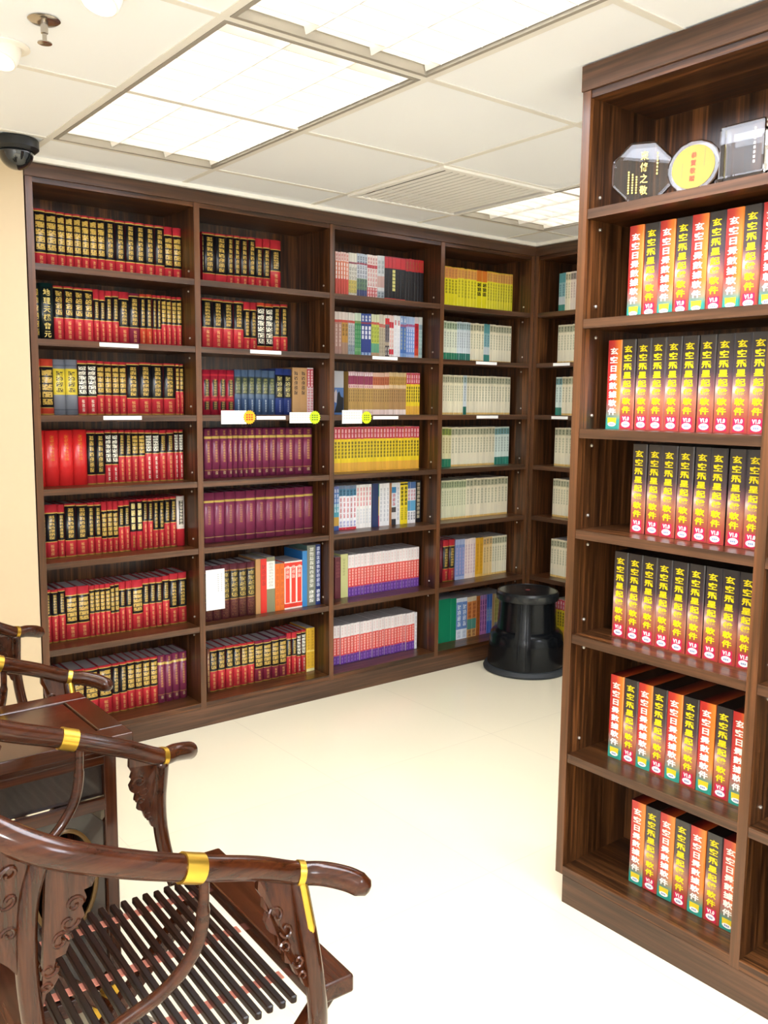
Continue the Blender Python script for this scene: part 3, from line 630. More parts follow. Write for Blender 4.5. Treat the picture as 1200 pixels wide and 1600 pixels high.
BOOKS = {
 (1, 1): (0.05, [(1, 0.062, 'R25/03', 213), (2, 0.145, 'R25/03/d', 213), (6, 0.33, 'R25/03/d', 211), (6, 0.577, 'R25/03/e', 211), (2, 0.652, 'R22/15/d', 213)]),
 (1, 2): (0.052, [(1, 0.07, 'kg', 210), (1, 0.123, 'kgt', 214), (4, 0.276, 'R42/03/b', 208), (2, 0.324, 'R42/18', 206), (2, 0.379, 'R42/10', 206), (1, 0.421, 'R33/13', 206), (1, 0.465, 'M33/05', 204), (2, 0.519, 'O33/05', 204), (2, 0.557, 'R33/05', 204), (4, 0.648, 'R43/05/d', 204)]),
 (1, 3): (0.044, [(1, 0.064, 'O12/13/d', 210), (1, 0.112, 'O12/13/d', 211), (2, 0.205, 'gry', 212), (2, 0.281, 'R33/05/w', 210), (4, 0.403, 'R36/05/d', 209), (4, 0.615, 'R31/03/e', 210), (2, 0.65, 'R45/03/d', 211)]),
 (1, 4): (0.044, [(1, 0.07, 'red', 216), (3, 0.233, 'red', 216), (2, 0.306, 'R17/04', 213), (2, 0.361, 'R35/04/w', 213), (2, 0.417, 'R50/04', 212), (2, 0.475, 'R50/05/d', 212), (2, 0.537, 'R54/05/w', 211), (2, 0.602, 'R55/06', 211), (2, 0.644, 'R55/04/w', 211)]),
 (1, 5): (0.051, [(1, 0.063, 'R30/15', 211), (1, 0.109, 'R30/15', 211), (1, 0.137, 'R32/15', 209), (2, 0.227, 'R30/03/e', 209), (2, 0.283, 'R32/05', 209), (3, 0.353, 'R28/17/d', 209), (2, 0.402, 'R48/10', 209), (2, 0.457, 'sqr', 210), (2, 0.502, 'R55/04', 211), (2, 0.553, 'R36/04', 211), (2, 0.608, 'R48/04', 212), (1, 0.645, 'wht', 213)]),
 (1, 6): (0.045, [(3, 0.129, 'R50/04', 212), (2, 0.224, 'R30/15/d', 215), (4, 0.311, 'R45/08/d', 211), (2, 0.348, 'R40/04/d', 211), (2, 0.403, 'R48/15', 211), (1, 0.45, 'R32/15/d', 212), (3, 0.537, 'R48/10', 213), (1, 0.569, 'R50/08', 214), (2, 0.648, 'R32/12', 220)]),
 (1, 7): (0.068, [(3, 0.139, 'R32/05', 208), (3, 0.308, 'R34/04/d', 208), (2, 0.373, 'R37/04', 208), (4, 0.508, 'R38/04/d', 208), (4, 0.643, 'mar', 207)]),
 (2, 1): (0.744, [(1, 0.751, 'R20/03', 212), (2, 0.863, 'R20/03/e', 212), (2, 0.927, 'R21/03/e', 214), (2, 1.002, 'R22/03/e', 215), (2, 1.076, 'R22/17', 217), (1, 1.13, 'R38/18', 218)]),
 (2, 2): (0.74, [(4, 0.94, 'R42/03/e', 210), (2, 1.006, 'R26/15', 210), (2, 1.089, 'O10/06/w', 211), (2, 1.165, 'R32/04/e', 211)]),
 (2, 3): (0.737, [(4, 0.891, 'dred', 192), (6, 1.098, 'bgr', 196), (2, 1.186, 'nav', 206), (2, 1.266, 'tan', 214), (2, 1.301, 'rwh', 215)]),
 (2, 4): (0.741, [(3, 0.854, 'mar', 215), (4, 0.957, 'mar', 215), (4, 1.103, 'mar', 215), (4, 1.298, 'mar', 215)]),
 (2, 5): (0.734, [(11, 1.304, 'mar2', 220)]),
 (2, 6): (0.705, [(6, 0.958, 'bset', 243), (1, 0.983, 'tanp', 251), (1, 1.015, 'ored', 249), (1, 1.059, 'olw', 254), (2, 1.109, 'org', 219), (3, 1.206, 'rfr', 223), (1, 1.233, 'blu', 264), (1, 1.281, 'grw', 287), (1, 1.309, 'nvw', 289)]),
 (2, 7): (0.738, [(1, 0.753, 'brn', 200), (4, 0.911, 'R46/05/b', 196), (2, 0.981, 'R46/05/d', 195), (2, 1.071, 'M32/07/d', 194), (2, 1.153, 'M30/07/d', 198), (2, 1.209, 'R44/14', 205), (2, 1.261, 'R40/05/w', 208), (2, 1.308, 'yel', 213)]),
 (3, 1): (1.423, [(5, 1.499, 'pk', 206), (3, 1.548, 'wy', 208), (4, 1.609, 'ngw', 210), (4, 1.67, 'rw', 211), (2, 1.715, 'gw', 215), (2, 1.761, 'krd', 217), (1, 1.783, 'krg', 217), (2, 1.847, 'krd', 217), (6, 1.965, 'krd2', 218)]),
 (3, 2): (1.42, [(2, 1.461, 'pbr', 202), (2, 1.498, 'ptan', 202), (3, 1.538, 'pgr', 202), (3, 1.575, 'grn', 203), (3, 1.637, 'pnv', 203), (3, 1.685, 'plg', 204), (3, 1.722, 'pbe', 205), (2, 1.748, 'pdk', 206), (2, 1.775, 'prw', 206), (2, 1.817, 'pwh', 207), (2, 1.856, 'pbl', 207), (4, 1.911, 'plb', 207), (1, 1.938, 'pre', 208), (2, 1.962, 'ptl', 208)]),
 (3, 3): (1.5, [(11, 1.649, 'mt', 205), (7, 1.75, 'ot', 205), (8, 1.86, 'tt', 208), (6, 1.95, 'ry', 209)]),
 (3, 4): (1.418, [(27, 1.951, 'ry', 216)]),
 (3, 5): (1.418, [(2, 1.45, 'mcb', 215), (5, 1.553, 'wbl', 215), (5, 1.646, 'wrd', 215), (1, 1.682, 'nvy', 218), (1, 1.696, 'ryl', 214), (3, 1.761, 'whi', 214), (1, 1.774, 'brp', 214), (1, 1.803, 'mcw', 214), (1, 1.83, 'whi', 214), (2, 1.879, 'yelk', 214), (3, 1.934, 'wbl2', 213), (1, 1.97, 'kdot', 216)]),
 (3, 6): (1.425, [(1, 1.461, 'mrp', 205), (1, 1.505, 'lgp', 216), (24, 1.963, 'wrp', 208)]),
 (3, 7): (1.422, [(26, 1.941, 'wrp', 198), (1, 1.956, 'whi', 196)]),
 (4, 1): (2.108, [(4, 2.197, 'yo', 208), (6, 2.335, 'yo2', 208), (2, 2.411, 'yo3', 210), (10, 2.607, 'yo2', 210)]),
 (4, 2): (2.108, [(5, 2.2, 'cgb', 202), (6, 2.297, 'bgb', 203), (5, 2.396, 'cre', 203), (2, 2.442, 'teal', 203), (8, 2.608, 'cre2', 203)]),
 (4, 3): (2.106, [(9, 2.252, 'cre', 206), (1, 2.277, 'bgb', 206), (15, 2.609, 'cre2', 206)]),
 (4, 4): (2.109, [(3, 2.174, 'ygb', 209), (14, 2.497, 'cre2', 208), (5, 2.612, 'tgb', 207)]),
 (4, 5): (2.11, [(10, 2.289, 'creg', 209), (12, 2.61, 'cre2', 212)]),
 (4, 6): (2.111, [(1, 2.134, 'mrh', 228), (2, 2.221, 'R30/15', 226), (3, 2.289, 'lbv', 222), (4, 2.371, 'pkw', 220), (2, 2.429, 'mus', 218), (3, 2.499, 'tnc', 217), (6, 2.615, 'cre2', 216)]),
 (4, 7): (2.105, [(1, 2.194, 'gre', 240), (1, 2.236, 'gre', 236), (2, 2.318, 'blw', 230), (2, 2.386, 'ort', 228), (1, 2.416, 'orb', 226), (3, 2.469, 'pur', 225), (2, 2.512, 'blu2', 225), (1, 2.532, 'tanp2', 222), (6, 2.63, 'oli', 221)]),
}
SIDE_BOOKS = {
 1: (0.102, [(2, 0.148, 'teal', 208), (2, 0.182, 'cre', 208), (4, 0.255, 'pkc', 208)]),
 2: (0.107, [(7, 0.248, 'cre2', 204)]),
 3: (0.104, [(2, 0.149, 'tgb', 206), (5, 0.255, 'cre2', 206)]),
 4: (0.109, [(6, 0.256, 'cre2', 208)]),
 5: (0.107, [(8, 0.257, 'cre2', 210)]),
 6: (0.107, [(7, 0.251, 'cre2', 212)]),
}
ROWS = ['top', 'second', 'third', 'fourth', 'fifth', 'sixth', 'bottom']
BAYS = {1: 'first bay', 2: 'second bay', 3: 'third bay', 4: 'corner bay'}
for (bay, row), run in BOOKS.items():
    z = (SH + [BOT])[row - 1]
    place_row(run, row, z, 'from beige wall end, %s shelf, %s' % (ROWS[row - 1], BAYS[bay]), lambda l, dy, zz: (l, dy, zz), 0,
              'books on the %s shelf of the %s' % (ROWS[row - 1], BAYS[bay]), .06 if (bay, row) == (2, 6) else .11)
for row, run in SIDE_BOOKS.items():
    z = SH[row - 1]
    place_row(run, row, z, 'from corner, %s shelf, bookcase behind stool' % ROWS[row - 1], lambda l, dy, zz: (2.6605 + dy - .03, -l, zz), -PI / 2,
              'books on the %s shelf behind the stool' % ROWS[row - 1])
    # the red book closing each run beside the tall bookcase
place_row((.262, [(3, .30, 'ored', 215)]), 1, SH[0], 'beyond the pinkish volumes, top shelf behind stool', lambda l, dy, zz: (2.6605 + dy - .05, -l, zz), -PI / 2, 'red books on the top shelf behind the stool')
place_row((.262, [(2, .29, 'ored', 215)]), 5, SH[4], 'beyond the cream volumes, fifth shelf behind stool', lambda l, dy, zz: (2.6605 + dy - .05, -l, zz), -PI / 2, 'red books on the fifth shelf behind the stool')
place_row((.15, [(9, .31, 'ry', 215)]), 7, BOT, 'from corner, bottom shelf behind the step stool', lambda l, dy, zz: (2.6605 + dy - .03, -l, zz), -PI / 2, 'yellow books low behind the stool')
# picture-covered book standing in front at the start of the third bay
b = MB()
pc = thing('paperback_book', 'pale blue book showing its front cover, third shelf, third bay', 'book', (1.432, .10, SH[2] + .0003))
def pic_mat():
    m, nt, N, L, bs = base_mat('picture_cover'); tc = N.new('ShaderNodeTexCoord'); sp = N.new('ShaderNodeSeparateXYZ'); L.new(tc.outputs['Generated'], sp.inputs[0])
    cr = N.new('ShaderNodeValToRGB'); cr.color_ramp.interpolation = 'CONSTANT'; e = cr.color_ramp.elements
    e[0].color = hx('#4a6a9c'); e[1].position = .62; e[1].color = hx('#a8a8ac'); L.new(sp.outputs[2], cr.inputs[0]); L.new(cr.outputs[0], bs.inputs['Base Color']); bs.inputs['Roughness'].default_value = .35
    return m
MB().box(-.034, .034, 0, .02, 0, .205).obj('cover', pic_mat(), pc, bevel=.001)
MB().prism([(-.02, .01), (.03, .01), (.032, .08), (.018, .085), (.008, .11), (-.002, .1), (-.006, .05)], lambda q, s: (q[0], -.0004 - .0004 * s, q[1])).obj('cover_figure', mat('cover_black', '#10141c', .4), pc)
MB().prism([(-.02, .06), (-.008, .055), (-.004, .1), (-.01, .12), (-.022, .1)], lambda q, s: (q[0], -.0004 - .0003 * s, q[1])).obj('cover_figure', mat('cover_pale', '#b4aab0', .5), pc)
# white card standing before the brown set, second bay
wc = thing('paper_notice', 'white paper notice standing before brown book set, second bay', 'notice', (.751, .048, SH[5] + .052))
MB().box(-.045, .045, 0, .001, 0, .178).obj('paper', mat('paper_white', '#eeeeec', .7), wc)
q = MB()
for k in range(2):
    for j in range(9): q.box(.012 + k * .016, .016 + k * .016, -.0004, 0, .08 + j * .009, .085 + j * .009)
q.obj('lettering', mat('ink_grey', '#a8a8a8', .7), wc)
# shelf-edge strips, price cards with starbursts
strip_m = mat('label_white', '#f6f6f4', .5)
for (x0, x1, z, lab) in ((.253, .408, 1.603, 'second shelf of the first bay'), (.26, .414, 1.3245, 'third shelf of the first bay'), (.906, 1.059, 1.6045, 'second shelf of the second bay'),
                         (.934, 1.08, 1.323, 'third shelf of the second bay between price cards'), (1.561, 1.712, 1.604, 'second shelf of the third bay'), (1.568, 1.721, 1.322, 'third shelf of the third bay'),
                         (2.237, 2.387, 1.6035, 'second shelf of the corner bay'), (2.25, 2.407, 1.3235, 'third shelf of the corner bay')):
    o = MB().box(x0, x1, -.0006, .0022, z - .0075, z + .0075).obj('shelf_label', strip_m, loc=(0, 0, 0))
    tag(o, 'blank white label strip on ' + lab, 'label', 'white shelf label strips')
for (l0, l1, z, lab) in ((.15, .262, 1.604, 'second'), (.15, .262, 1.323, 'third')):
    o = MB().box(2.6599, 2.6626, -l1, -l0, z - .0075, z + .0075).obj('shelf_label', strip_m)
    tag(o, 'blank white label strip on %s shelf of the bookcase behind the stool' % lab, 'label', 'white shelf label strips')
def burst(r, n=18):
    return [((r if k % 2 == 0 else r * .84) * math.cos(PI * k / n), (r if k % 2 == 0 else r * .84) * math.sin(PI * k / n)) for k in range(2 * n)]
for (x0, x1, z0, z1, bx, bz, colr, ink, lab) in (
        (.763, .884, 1.297, 1.354, .897, 1.326, '#f5b41a', '#d83a20', 'white price card with orange starburst, second bay third shelf'),
        (1.100, 1.217, 1.299, 1.347, 1.233, 1.324, '#c8e81e', '#5c7c1c', 'white price card with lime starburst, right end of second bay shelf'),
        (1.385, 1.500, 1.295, 1.357, 1.526, 1.323, '#d8ee1e', '#7c8c1c', 'white price card with lime-yellow starburst, third bay third shelf')):
    t = thing('price_card', lab, 'price card', (x0, -.0012, z0), 0, 'price cards with starburst stickers')
    MB().box(0, x1 - x0, -.001, 0, 0, z1 - z0).obj('card', strip_m, t)
    p = MB()
    for j in range(3):
        for k in range(7): p.box(.008 + k * .014, .018 + k * .014, -.0013, -.001, (z1 - z0) - .014 - j * .012, (z1 - z0) - .010 - j * .012)
    p.obj('fine_print', mat('print_pale', '#cfcfcb', .7), t)
    s = MB().prism(burst(.031), lambda q, k, bx=bx, bz=bz: (bx - x0 + q[0], -.0014 - .001 * k, bz - z0 + q[1])).obj('starburst', mat('burst_' + colr, colr, .5), t)
    p = MB()
    for j in range(3):
        for k in range(3): p.box(bx - x0 - .016 + k * .012, bx - x0 - .008 + k * .012, -.0027, -.0024, bz - z0 - .013 + j * .010, bz - z0 - .007 + j * .010)
    p.obj('print', mat('burst_ink_' + ink, ink, .6), s)

# ------------------------------------------------------------------ software boxes
def grad(nt, N, L, src, stops):
    cr = N.new('ShaderNodeValToRGB'); e = cr.color_ramp.elements
    e[0].position, e[0].color = stops[0][0], hx(stops[0][1]); e[1].position, e[1].color = stops[-1][0], hx(stops[-1][1])
    for p_, c_ in stops[1:-1]:
        x = e.new(p_); x.color = hx(c_)
    L.new(src, cr.inputs[0]); return cr.outputs[0]
def box_spine(kind):
    m, nt, N, L, b = base_mat('box_print_' + kind)
    uv = N.new('ShaderNodeUVMap'); uv.uv_map = 'UVMap'; sp = N.new('ShaderNodeSeparateXYZ'); L.new(uv.outputs[0], sp.inputs[0])
    U, V = sp.outputs[0], sp.outputs[1]
    mx = N.new('ShaderNodeMix'); mx.data_type = 'RGBA'
    if kind == 'red':
        a = grad(nt, N, L, U, [(0, '#b01c20'), (.45, '#c83426'), (.8, '#ea7a28'), (1, '#f08a30')])
        f = grad(nt, N, L, V, [(.10, '#ffffff'), (.17, '#d0d0d0'), (.34, '#000000')])
        L.new(f, mx.inputs[0]); L.new(a, mx.inputs[6]); mx.inputs[7].default_value = hx('#2f9688'); col = mx.outputs[2]
    else:
        a = grad(nt, N, L, V, [(0, '#a83a34'), (.16, '#a04a34'), (.34, '#a86a50'), (.47, '#7c4a50'), (.62, '#43343c'), (1, '#2a2627')])
        # printed sunburst low on the left of the spine
        dx = N.new('ShaderNodeMath'); dx.operation = 'SUBTRACT'; L.new(U, dx.inputs[0]); dx.inputs[1].default_value = .15
        dv = N.new('ShaderNodeMath'); dv.operation = 'SUBTRACT'; L.new(V, dv.inputs[0]); dv.inputs[1].default_value = .44
        cx = N.new('ShaderNodeCombineXYZ'); L.new(dx.outputs[0], cx.inputs[0])
        d5 = N.new('ShaderNodeMath'); d5.operation = 'MULTIPLY'; L.new(dv.outputs[0], d5.inputs[0]); d5.inputs[1].default_value = 5.2; L.new(d5.outputs[0], cx.inputs[1])
        ln = N.new('ShaderNodeVectorMath'); ln.operation = 'LENGTH'; L.new(cx.outputs[0], ln.inputs[0])
        f = grad(nt, N, L, ln.outputs['Value'], [(0, '#e8e8e8'), (.25, '#8c8c8c'), (.75, '#000000')])
        L.new(f, mx.inputs[0]); L.new(a, mx.inputs[6]); mx.inputs[7].default_value = hx('#f8d8cc'); col = mx.outputs[2]
    L.new(col, b.inputs['Base Color']); b.inputs['Roughness'].default_value = .35; b.inputs['Coat Weight'].default_value = .6; b.inputs['Coat Roughness'].default_value = .1
    return m
def box_top(kind):
    m, nt, N, L, b = base_mat('box_lid_' + kind)
    if kind == 'red':
        tc = N.new('ShaderNodeTexCoord'); sp = N.new('ShaderNodeSeparateXYZ'); L.new(tc.outputs['Generated'], sp.inputs[0])
        L.new(grad(nt, N, L, sp.outputs[0], [(0, '#240c0c'), (.45, '#7c1c18'), (.8, '#b8481c'), (1, '#c0582a')]), b.inputs['Base Color'])
    else: b.inputs['Base Color'].default_value = hx('#1a1718')
    b.inputs['Roughness'].default_value = .3; b.inputs['Coat Weight'].default_value = .6; b.inputs['Coat Roughness'].default_value = .08
    return m
BWD, BHT, BDP = .0443, .2325, .165
def box_mesh(kind):
    b = MB(); hw = BWD / 2; c = .0025; nz = 1
    P = [(-hw, BDP), (-hw, c), (-hw + c, 0), (hw - c, 0), (hw, c), (hw, BDP)]; m = 6
    for z in (0, BHT): b.v += [(x, y, z) for x, y in P]
    us = [0, 0, c / BWD, 1 - c / BWD, 1]
    for i in range(m):
        j = (i + 1) % m
        if i in (1, 2, 3): b.face((i, j, m + j, m + i), 0, [(us[i], 0), (us[i + 1], 0), (us[i + 1], 1), (us[i], 1)])
        else: b.face((i, j, m + j, m + i), 1)
    b.face(range(m - 1, -1, -1), 1); b.face(range(m, 2 * m), 1)
    return b.mesh('software_box', [box_spine(kind), box_top(kind)])
def disc(rx, rz, y0, y1, cz, n=20):
    return MB().prism([(rx * math.cos(2 * PI * k / n), rz * math.sin(2 * PI * k / n)) for k in range(n)], lambda q, s: (q[0], (y0, y1)[s], cz + q[1]))
def make_box(kind):
    bo = link('software_box', box_mesh(kind))
    tb_ = fit_mesh(text_mesh('title', '\n'.join('玄空日景數據軟件' if kind == 'red' else '玄空飛星起盤軟件'), .022, .0006, 1.22), .0262, .176 if kind == 'red' else .174)
    tb_.materials.append(mat('title_white', '#fbf8f2', .4) if kind == 'red' else mat('title_yellow', '#f2dc10', .4))
    tz = .125 if kind == 'red' else .1295
    link('title', tb_, bo, (-.001, -.0003, tz))
    if kind == 'red':
        MB().prism([(-.013, .012), (.013, .012), (.014, .030), (-.014, .030)], lambda q, s: (q[0], (.0, -.0005)[s], q[1])).obj('emblem', mat('emblem_yellow', '#e6cc30', .4), bo)
        ov = disc(.0125, .0058, 0, -.0009, .0125).obj('oval_logo', mat('logo_white', '#f4f4f4', .4), bo)
    else:
        vb = MB().box(-.0145, .0145, -.0005, 0, .004, .036).obj('version_badge', mat('badge_magenta', '#c81c50', .4), bo)
        vm_ = fit_mesh(text_mesh('version_text', 'V1.0', .014, .0006), .021, .0105); vm_.materials.append(mat('title_white', '#fbf8f2', .4))
        link('version_text', vm_, vb, (0, -.0008, .0285))
        ov = disc(.0130, .0078, 0, -.0009, .0135).obj('oval_logo', mat('logo_white', '#f4f4f4', .4), bo)
    q = MB()
    for k in range(3): q.box(-.0065 + k * .0046, -.003 + k * .0046, -.0013, -.0009, .0108, .0152)
    q.obj('logo_mark', mat('logo_blue', '#8c94b4', .5), ov)
    return bo
PROTO = {'A': make_box('red'), 'B': make_box('black')}
fresh = {'A': True, 'B': True}
def put_box(kind, y, z, x, label, grp):
    o = PROTO[kind] if fresh[kind] else copy_tree(PROTO[kind]); fresh[kind] = False
    o.location = (x, y, z); o.rotation_euler = (0, 0, -PI / 2 + rnd.uniform(-.008, .008)); tag(o, label, 'software box', grp)
for (row, y0, seq, xx) in ((1, -1.905, 'ABABABABA', .932), (2, -1.853, 'ABBBBBBBBB', .930), (3, -1.945, 'BBBBBBBB', .932), (4, -1.901, 'BBBBBBBBB', .932), (5, -1.904, 'ABABABABA', .934), (6, -1.9885, 'ABABABA', .934)):
    pitch = (2.3 + y0) * -1 / 1; n = len(seq)
    pw = min(.0452, (2.3365 + y0) / n)
    for i, k in enumerate(seq):
        ds = 'red and orange software box with white title' if k == 'A' else 'black software box with yellow title'
        put_box(k, y0 - pw * (i + .5), (SHF + [BOT])[row] + .0004, xx + rnd.uniform(-.0025, .0025),
                '%s, %s from the aisle end, %s shelf' % (ds, nth(i), ROWS[row]), 'software boxes on the %s shelf' % ROWS[row])
for i in range(2):
    put_box('B', -2.46 - .0452 * i, BOT + .0004, .936, 'black software box with yellow title on bottom shelf, %s past the divider' % nth(i), 'software boxes past the divider')

# ------------------------------------------------------------------ glass awards
glass = mat('crystal', '#ffffff', .02, trans=1.0, ior=1.45, spec=.2)
gilt = mat('gilt_text', '#e8c860', .35, metal=.2)
ZA = SHF[0]
t = thing('glass_award', 'octagonal clear glass award with gold characters on top shelf', 'award', (.892, -1.966, ZA + .0006), -PI / 2 + .55)
R8 = .0785; oc = [(R8 * math.cos(PI / 8 + k * PI / 4), .0726 + R8 * math.sin(PI / 8 + k * PI / 4)) for k in range(8)]
MB().prism(oc, lambda q, s: (q[0], .028 * s, q[1])).obj('plaque', glass, t, bevel=.006)
a = fit_mesh(text_mesh('title', '束\n脩\n之\n敬', .03, .0005, 1.2), .019, .104); a.materials.append(gilt); link('title', a, t, (.004, -.0006, .070))
q = MB()
for k in range(7): q.box(.033, .0365, -.001, -.0004, .112 - k * .008, .117 - k * .008)
q.obj('small_lettering', gilt, t)
for cc in range(3):
    q = MB()
    for k in range(9 - cc): q.box(-.034 + cc * .0095, -.0305 + cc * .0095, -.001, -.0004, .022 + k * .0062, .026 + k * .0062)
    q.obj('small_lettering', gilt, t)
t = thing('glass_award', 'round crystal award with gold disc and red characters', 'award', (.905, -2.096, ZA + .0006), -PI / 2 + .22)
RR = .0635
rim = [((RR * (1 + .02 * (k % 2))) * math.cos(2 * PI * k / 32), RR + (RR * (1 + .02 * (k % 2))) * math.sin(2 * PI * k / 32)) for k in range(32)]
MB().prism(rim, lambda q, s: (q[0], .018 * s + .12 * q[1], q[1])).obj('plaque', glass, t, bevel=.004)
MB().prism([(.0515 * math.cos(2 * PI * k / 40), RR + .0515 * math.sin(2 * PI * k / 40)) for k in range(40)], lambda q, s: (q[0], -.0003 - .0008 * s + .12 * q[1], q[1])).obj('gold_disc', mat('award_gold', '#a3924c', .7, spec=.2), t)
a = fit_mesh(text_mesh('title', '恭\n賀\n敬\n贈', .02, .0003, 1.25), .0135, .068); a.materials.append(mat('award_red', '#d8401c', .5)); a.transform(Matrix.Shear('XZ', 4, (0, 0)) if False else Matrix.Identity(4))
for v in a.vertices: v.co.y += .12 * v.co.z
link('title', a, t, (0, -.0018 + .12 * RR, RR))
q = MB()
for k in range(7): q.prism([(.025, .075), (.0268, .075), (.0268, .079), (.025, .079)], lambda w, s, k=k: (w[0], -.0013 - .0004 * s + .12 * (w[1] + k * .006 - .012), w[1] + k * .006 - .012))
q.obj('small_lettering', mat('award_ink', '#8c8450', .6), t); q = MB()
for k in range(6): q.prism([(-.027, .04), (-.0252, .04), (-.0252, .044), (-.027, .044)], lambda w, s, k=k: (w[0], -.0013 - .0004 * s + .12 * (w[1] + k * .006), w[1] + k * .006))
q.obj('small_lettering', mat('award_ink', '#8c8450', .6), t)
t = thing('glass_award', 'clear rectangular glass block award beside the round one', 'award', (.90, -2.222, ZA + .0004), -PI / 2 + .04)
MB().box(-.054, .054, 0, .05, .018, .135).obj('block', glass, t, bevel=.005)
MB().box(-.058, .058, -.005, .056, 0, .0175).obj('base', glass, t, bevel=.003)
q = MB()
for k in range(8): q.box(.030, .0345, -.0009, -.0003, .04 + k * .010, .046 + k * .010)
q.obj('small_lettering', mat('award_white', '#d8d4cc', .5), t)
t = thing('glass_award', 'tall sparkling glass award cut off at the edge of the photo', 'award', (.90, -2.308, ZA + .0004), -PI / 2)
MB().lathe([(.022, 0), (.023, .012), (.014, .02), (.016, .06), (.022, .12), (.020, .15), (.010, .165)], 8).obj('body', glass, t)
MB().lathe([(.007, .03), (.010, .06), (.014, .11), (.008, .13)], 8).obj('gold_core', mat('award_gold', '#e3cf74', .4), t)

# ------------------------------------------------------------------ step stool
t = thing('step_stool', 'black round plastic step stool in the corner between the bookcases', 'step stool', (2.426, -.232, 0))
plas = mat('stool_plastic', '#101214', .2, spec=.3); rubber = mat('stool_rubber', '#2e3236', .55)
MB().lathe([(.205, 0), (.222, .002), (.225, .012), (.216, .030), (.196, .034), (.196, .004)], 56).obj('base_ring', rubber, t, smooth=.7)
body = MB().lathe([(.203, .012), (.203, .034), (.196, .150), (.190, .195), (.176, .213), (.164, .218), (.156, .222), (.151, .30), (.146, .385), (.13, .385), (.12, .02)], 56)
bo = body.obj('drum', plas, t, smooth=.7)
ang0 = math.atan2(CAM.y + .232, CAM.x - 2.426)
pn = MB()
for a0, a1, push in ((-.22, .22, .006),):
    n = 8
    for zz, rr in ((.035, .204), (.15, .199), (.19, .19), (.222, .17), (.384, .138)): pass
    prof = [(.036, .2035), (.15, .1985), (.20, .186), (.24, .166), (.384, .147)]
    for (z, r) in prof:
        for k in range(n + 1):
            a = ang0 - .10 + a0 + (a1 - a0) * k / n; pn.v.append(((r + push) * math.cos(a), (r + push) * math.sin(a), z))
    m_ = len(prof) * (n + 1)
    for (z, r) in prof:
        for k in range(n + 1):
            a = ang0 - .10 + a0 + (a1 - a0) * k / n; pn.v.append(((r - .02) * math.cos(a), (r - .02) * math.sin(a), z))
    w_ = n + 1
    for i in range(len(prof) - 1):
        for k in range(n):
            q = (i * w_ + k, i * w_ + k + 1, (i + 1) * w_ + k + 1, (i + 1) * w_ + k)
            pn.face(q); pn.face([m_ + x for x in q[::-1]])
        for k in (0, n):
            q = (i * w_ + k, (i + 1) * w_ + k, m_ + (i + 1) * w_ + k, m_ + i * w_ + k); pn.face(q)
    for i in (0, len(prof) - 1):
        for k in range(n): pn.face((i * w_ + k, i * w_ + k + 1, m_ + i * w_ + k + 1, m_ + i * w_ + k))
pn.obj('rib_panel', plas, t, smooth=.6)
for sgn in (-1, 1):
    pts = [((r + .004) * math.cos(ang0 - .10 + sgn * .10), (r + .004) * math.sin(ang0 - .10 + sgn * .10), z) for z, r in prof]
    MB().tube(pts, .004, 6).obj('rib', plas, t, smooth=.8)
lid = MB().lathe([(.148, .372), (.162, .378), (.165, .392), (.163, .412), (.155, .422), (.150, .424), (.148, .422)] + [(r / 1000, .4215 + (.0012 if k % 2 else 0)) for k, r in enumerate(range(144, 24, -6))] + [(.02, .4215)], 64)
lid.obj('top_step', mat('stool_top', '#1d2022', .24, spec=.6), t, smooth=.5)
MB().lathe([(.012, .421), (.012, .4228), (.003, .423)], 18).obj('centre_badge', mat('badge_red', '#7c2c2c', .4), t, smooth=.6)

# ------------------------------------------------------------------ rosewood side cabinet
RW = ('#2a1206', '#38190a', '#46210e')
RWX = wood('rosewood_along_x', 0, *RW, rough=.17, coat=.1, scale=1.4, spec=.32)
RWY = wood('rosewood_along_y', 1, *RW, rough=.17, coat=.1, scale=1.4, spec=.32)
RWZ = wood('rosewood_upright', 2, *RW, rough=.17, coat=.1, scale=1.4, spec=.32)
RWD = wood('rosewood_dark', 2, '#120a07', '#1f110b', '#2c1810', rough=.25, coat=.3)
RWR = wood('rosewood_rods', 1, '#0e0603', '#1f0e06', '#371b0b', rough=.3, coat=0, spec=.25)
brass = mat('brass', '#cfa640', .28, metal=.9, noise=.06)
CX0, CX1, CY0, CY1, CTOP = -.80, -.336, -1.60, -1.325, .70
t = thing('side_cabinet', 'dark rosewood cabinet with framed top standing between the two armchairs', 'cabinet', ((CX0 + CX1) / 2, (CY0 + CY1) / 2, 0))
ox, oy = (CX0 + CX1) / 2, (CY0 + CY1) / 2
hx_, hy_ = (CX1 - CX0) / 2, (CY1 - CY0) / 2
top = MB(); o = .028; fr = .055
A0, A1, B0, B1 = -hx_ - o, hx_ + o, -hy_ - o, hy_ + o
def ring(b, x0, x1, y0, y1, f, z0, z1):
    b.box(x0, x1, y0, y0 + f, z0, z1).box(x0, x1, y1 - f, y1, z0, z1).box(x0, x0 + f, y0 + f, y1 - f, z0, z1).box(x1 - f, x1, y0 + f, y1 - f, z0, z1)
fo = MB(); ring(fo, A0, A1, B0, B1, fr, .672, CTOP); fo.obj('top_frame', RWX, t, bevel=.003)
MB().box(A0 + fr, A1 - fr, B0 + fr, B1 - fr, .676, CTOP - .003).obj('top_panel', RWX, t, bevel=.004)
MB().box(-hx_ - .012, hx_ + .012, -hy_ - .012, hy_ + .012, .655, .6715).obj('waist_moulding', RWX, t, bevel=.003)
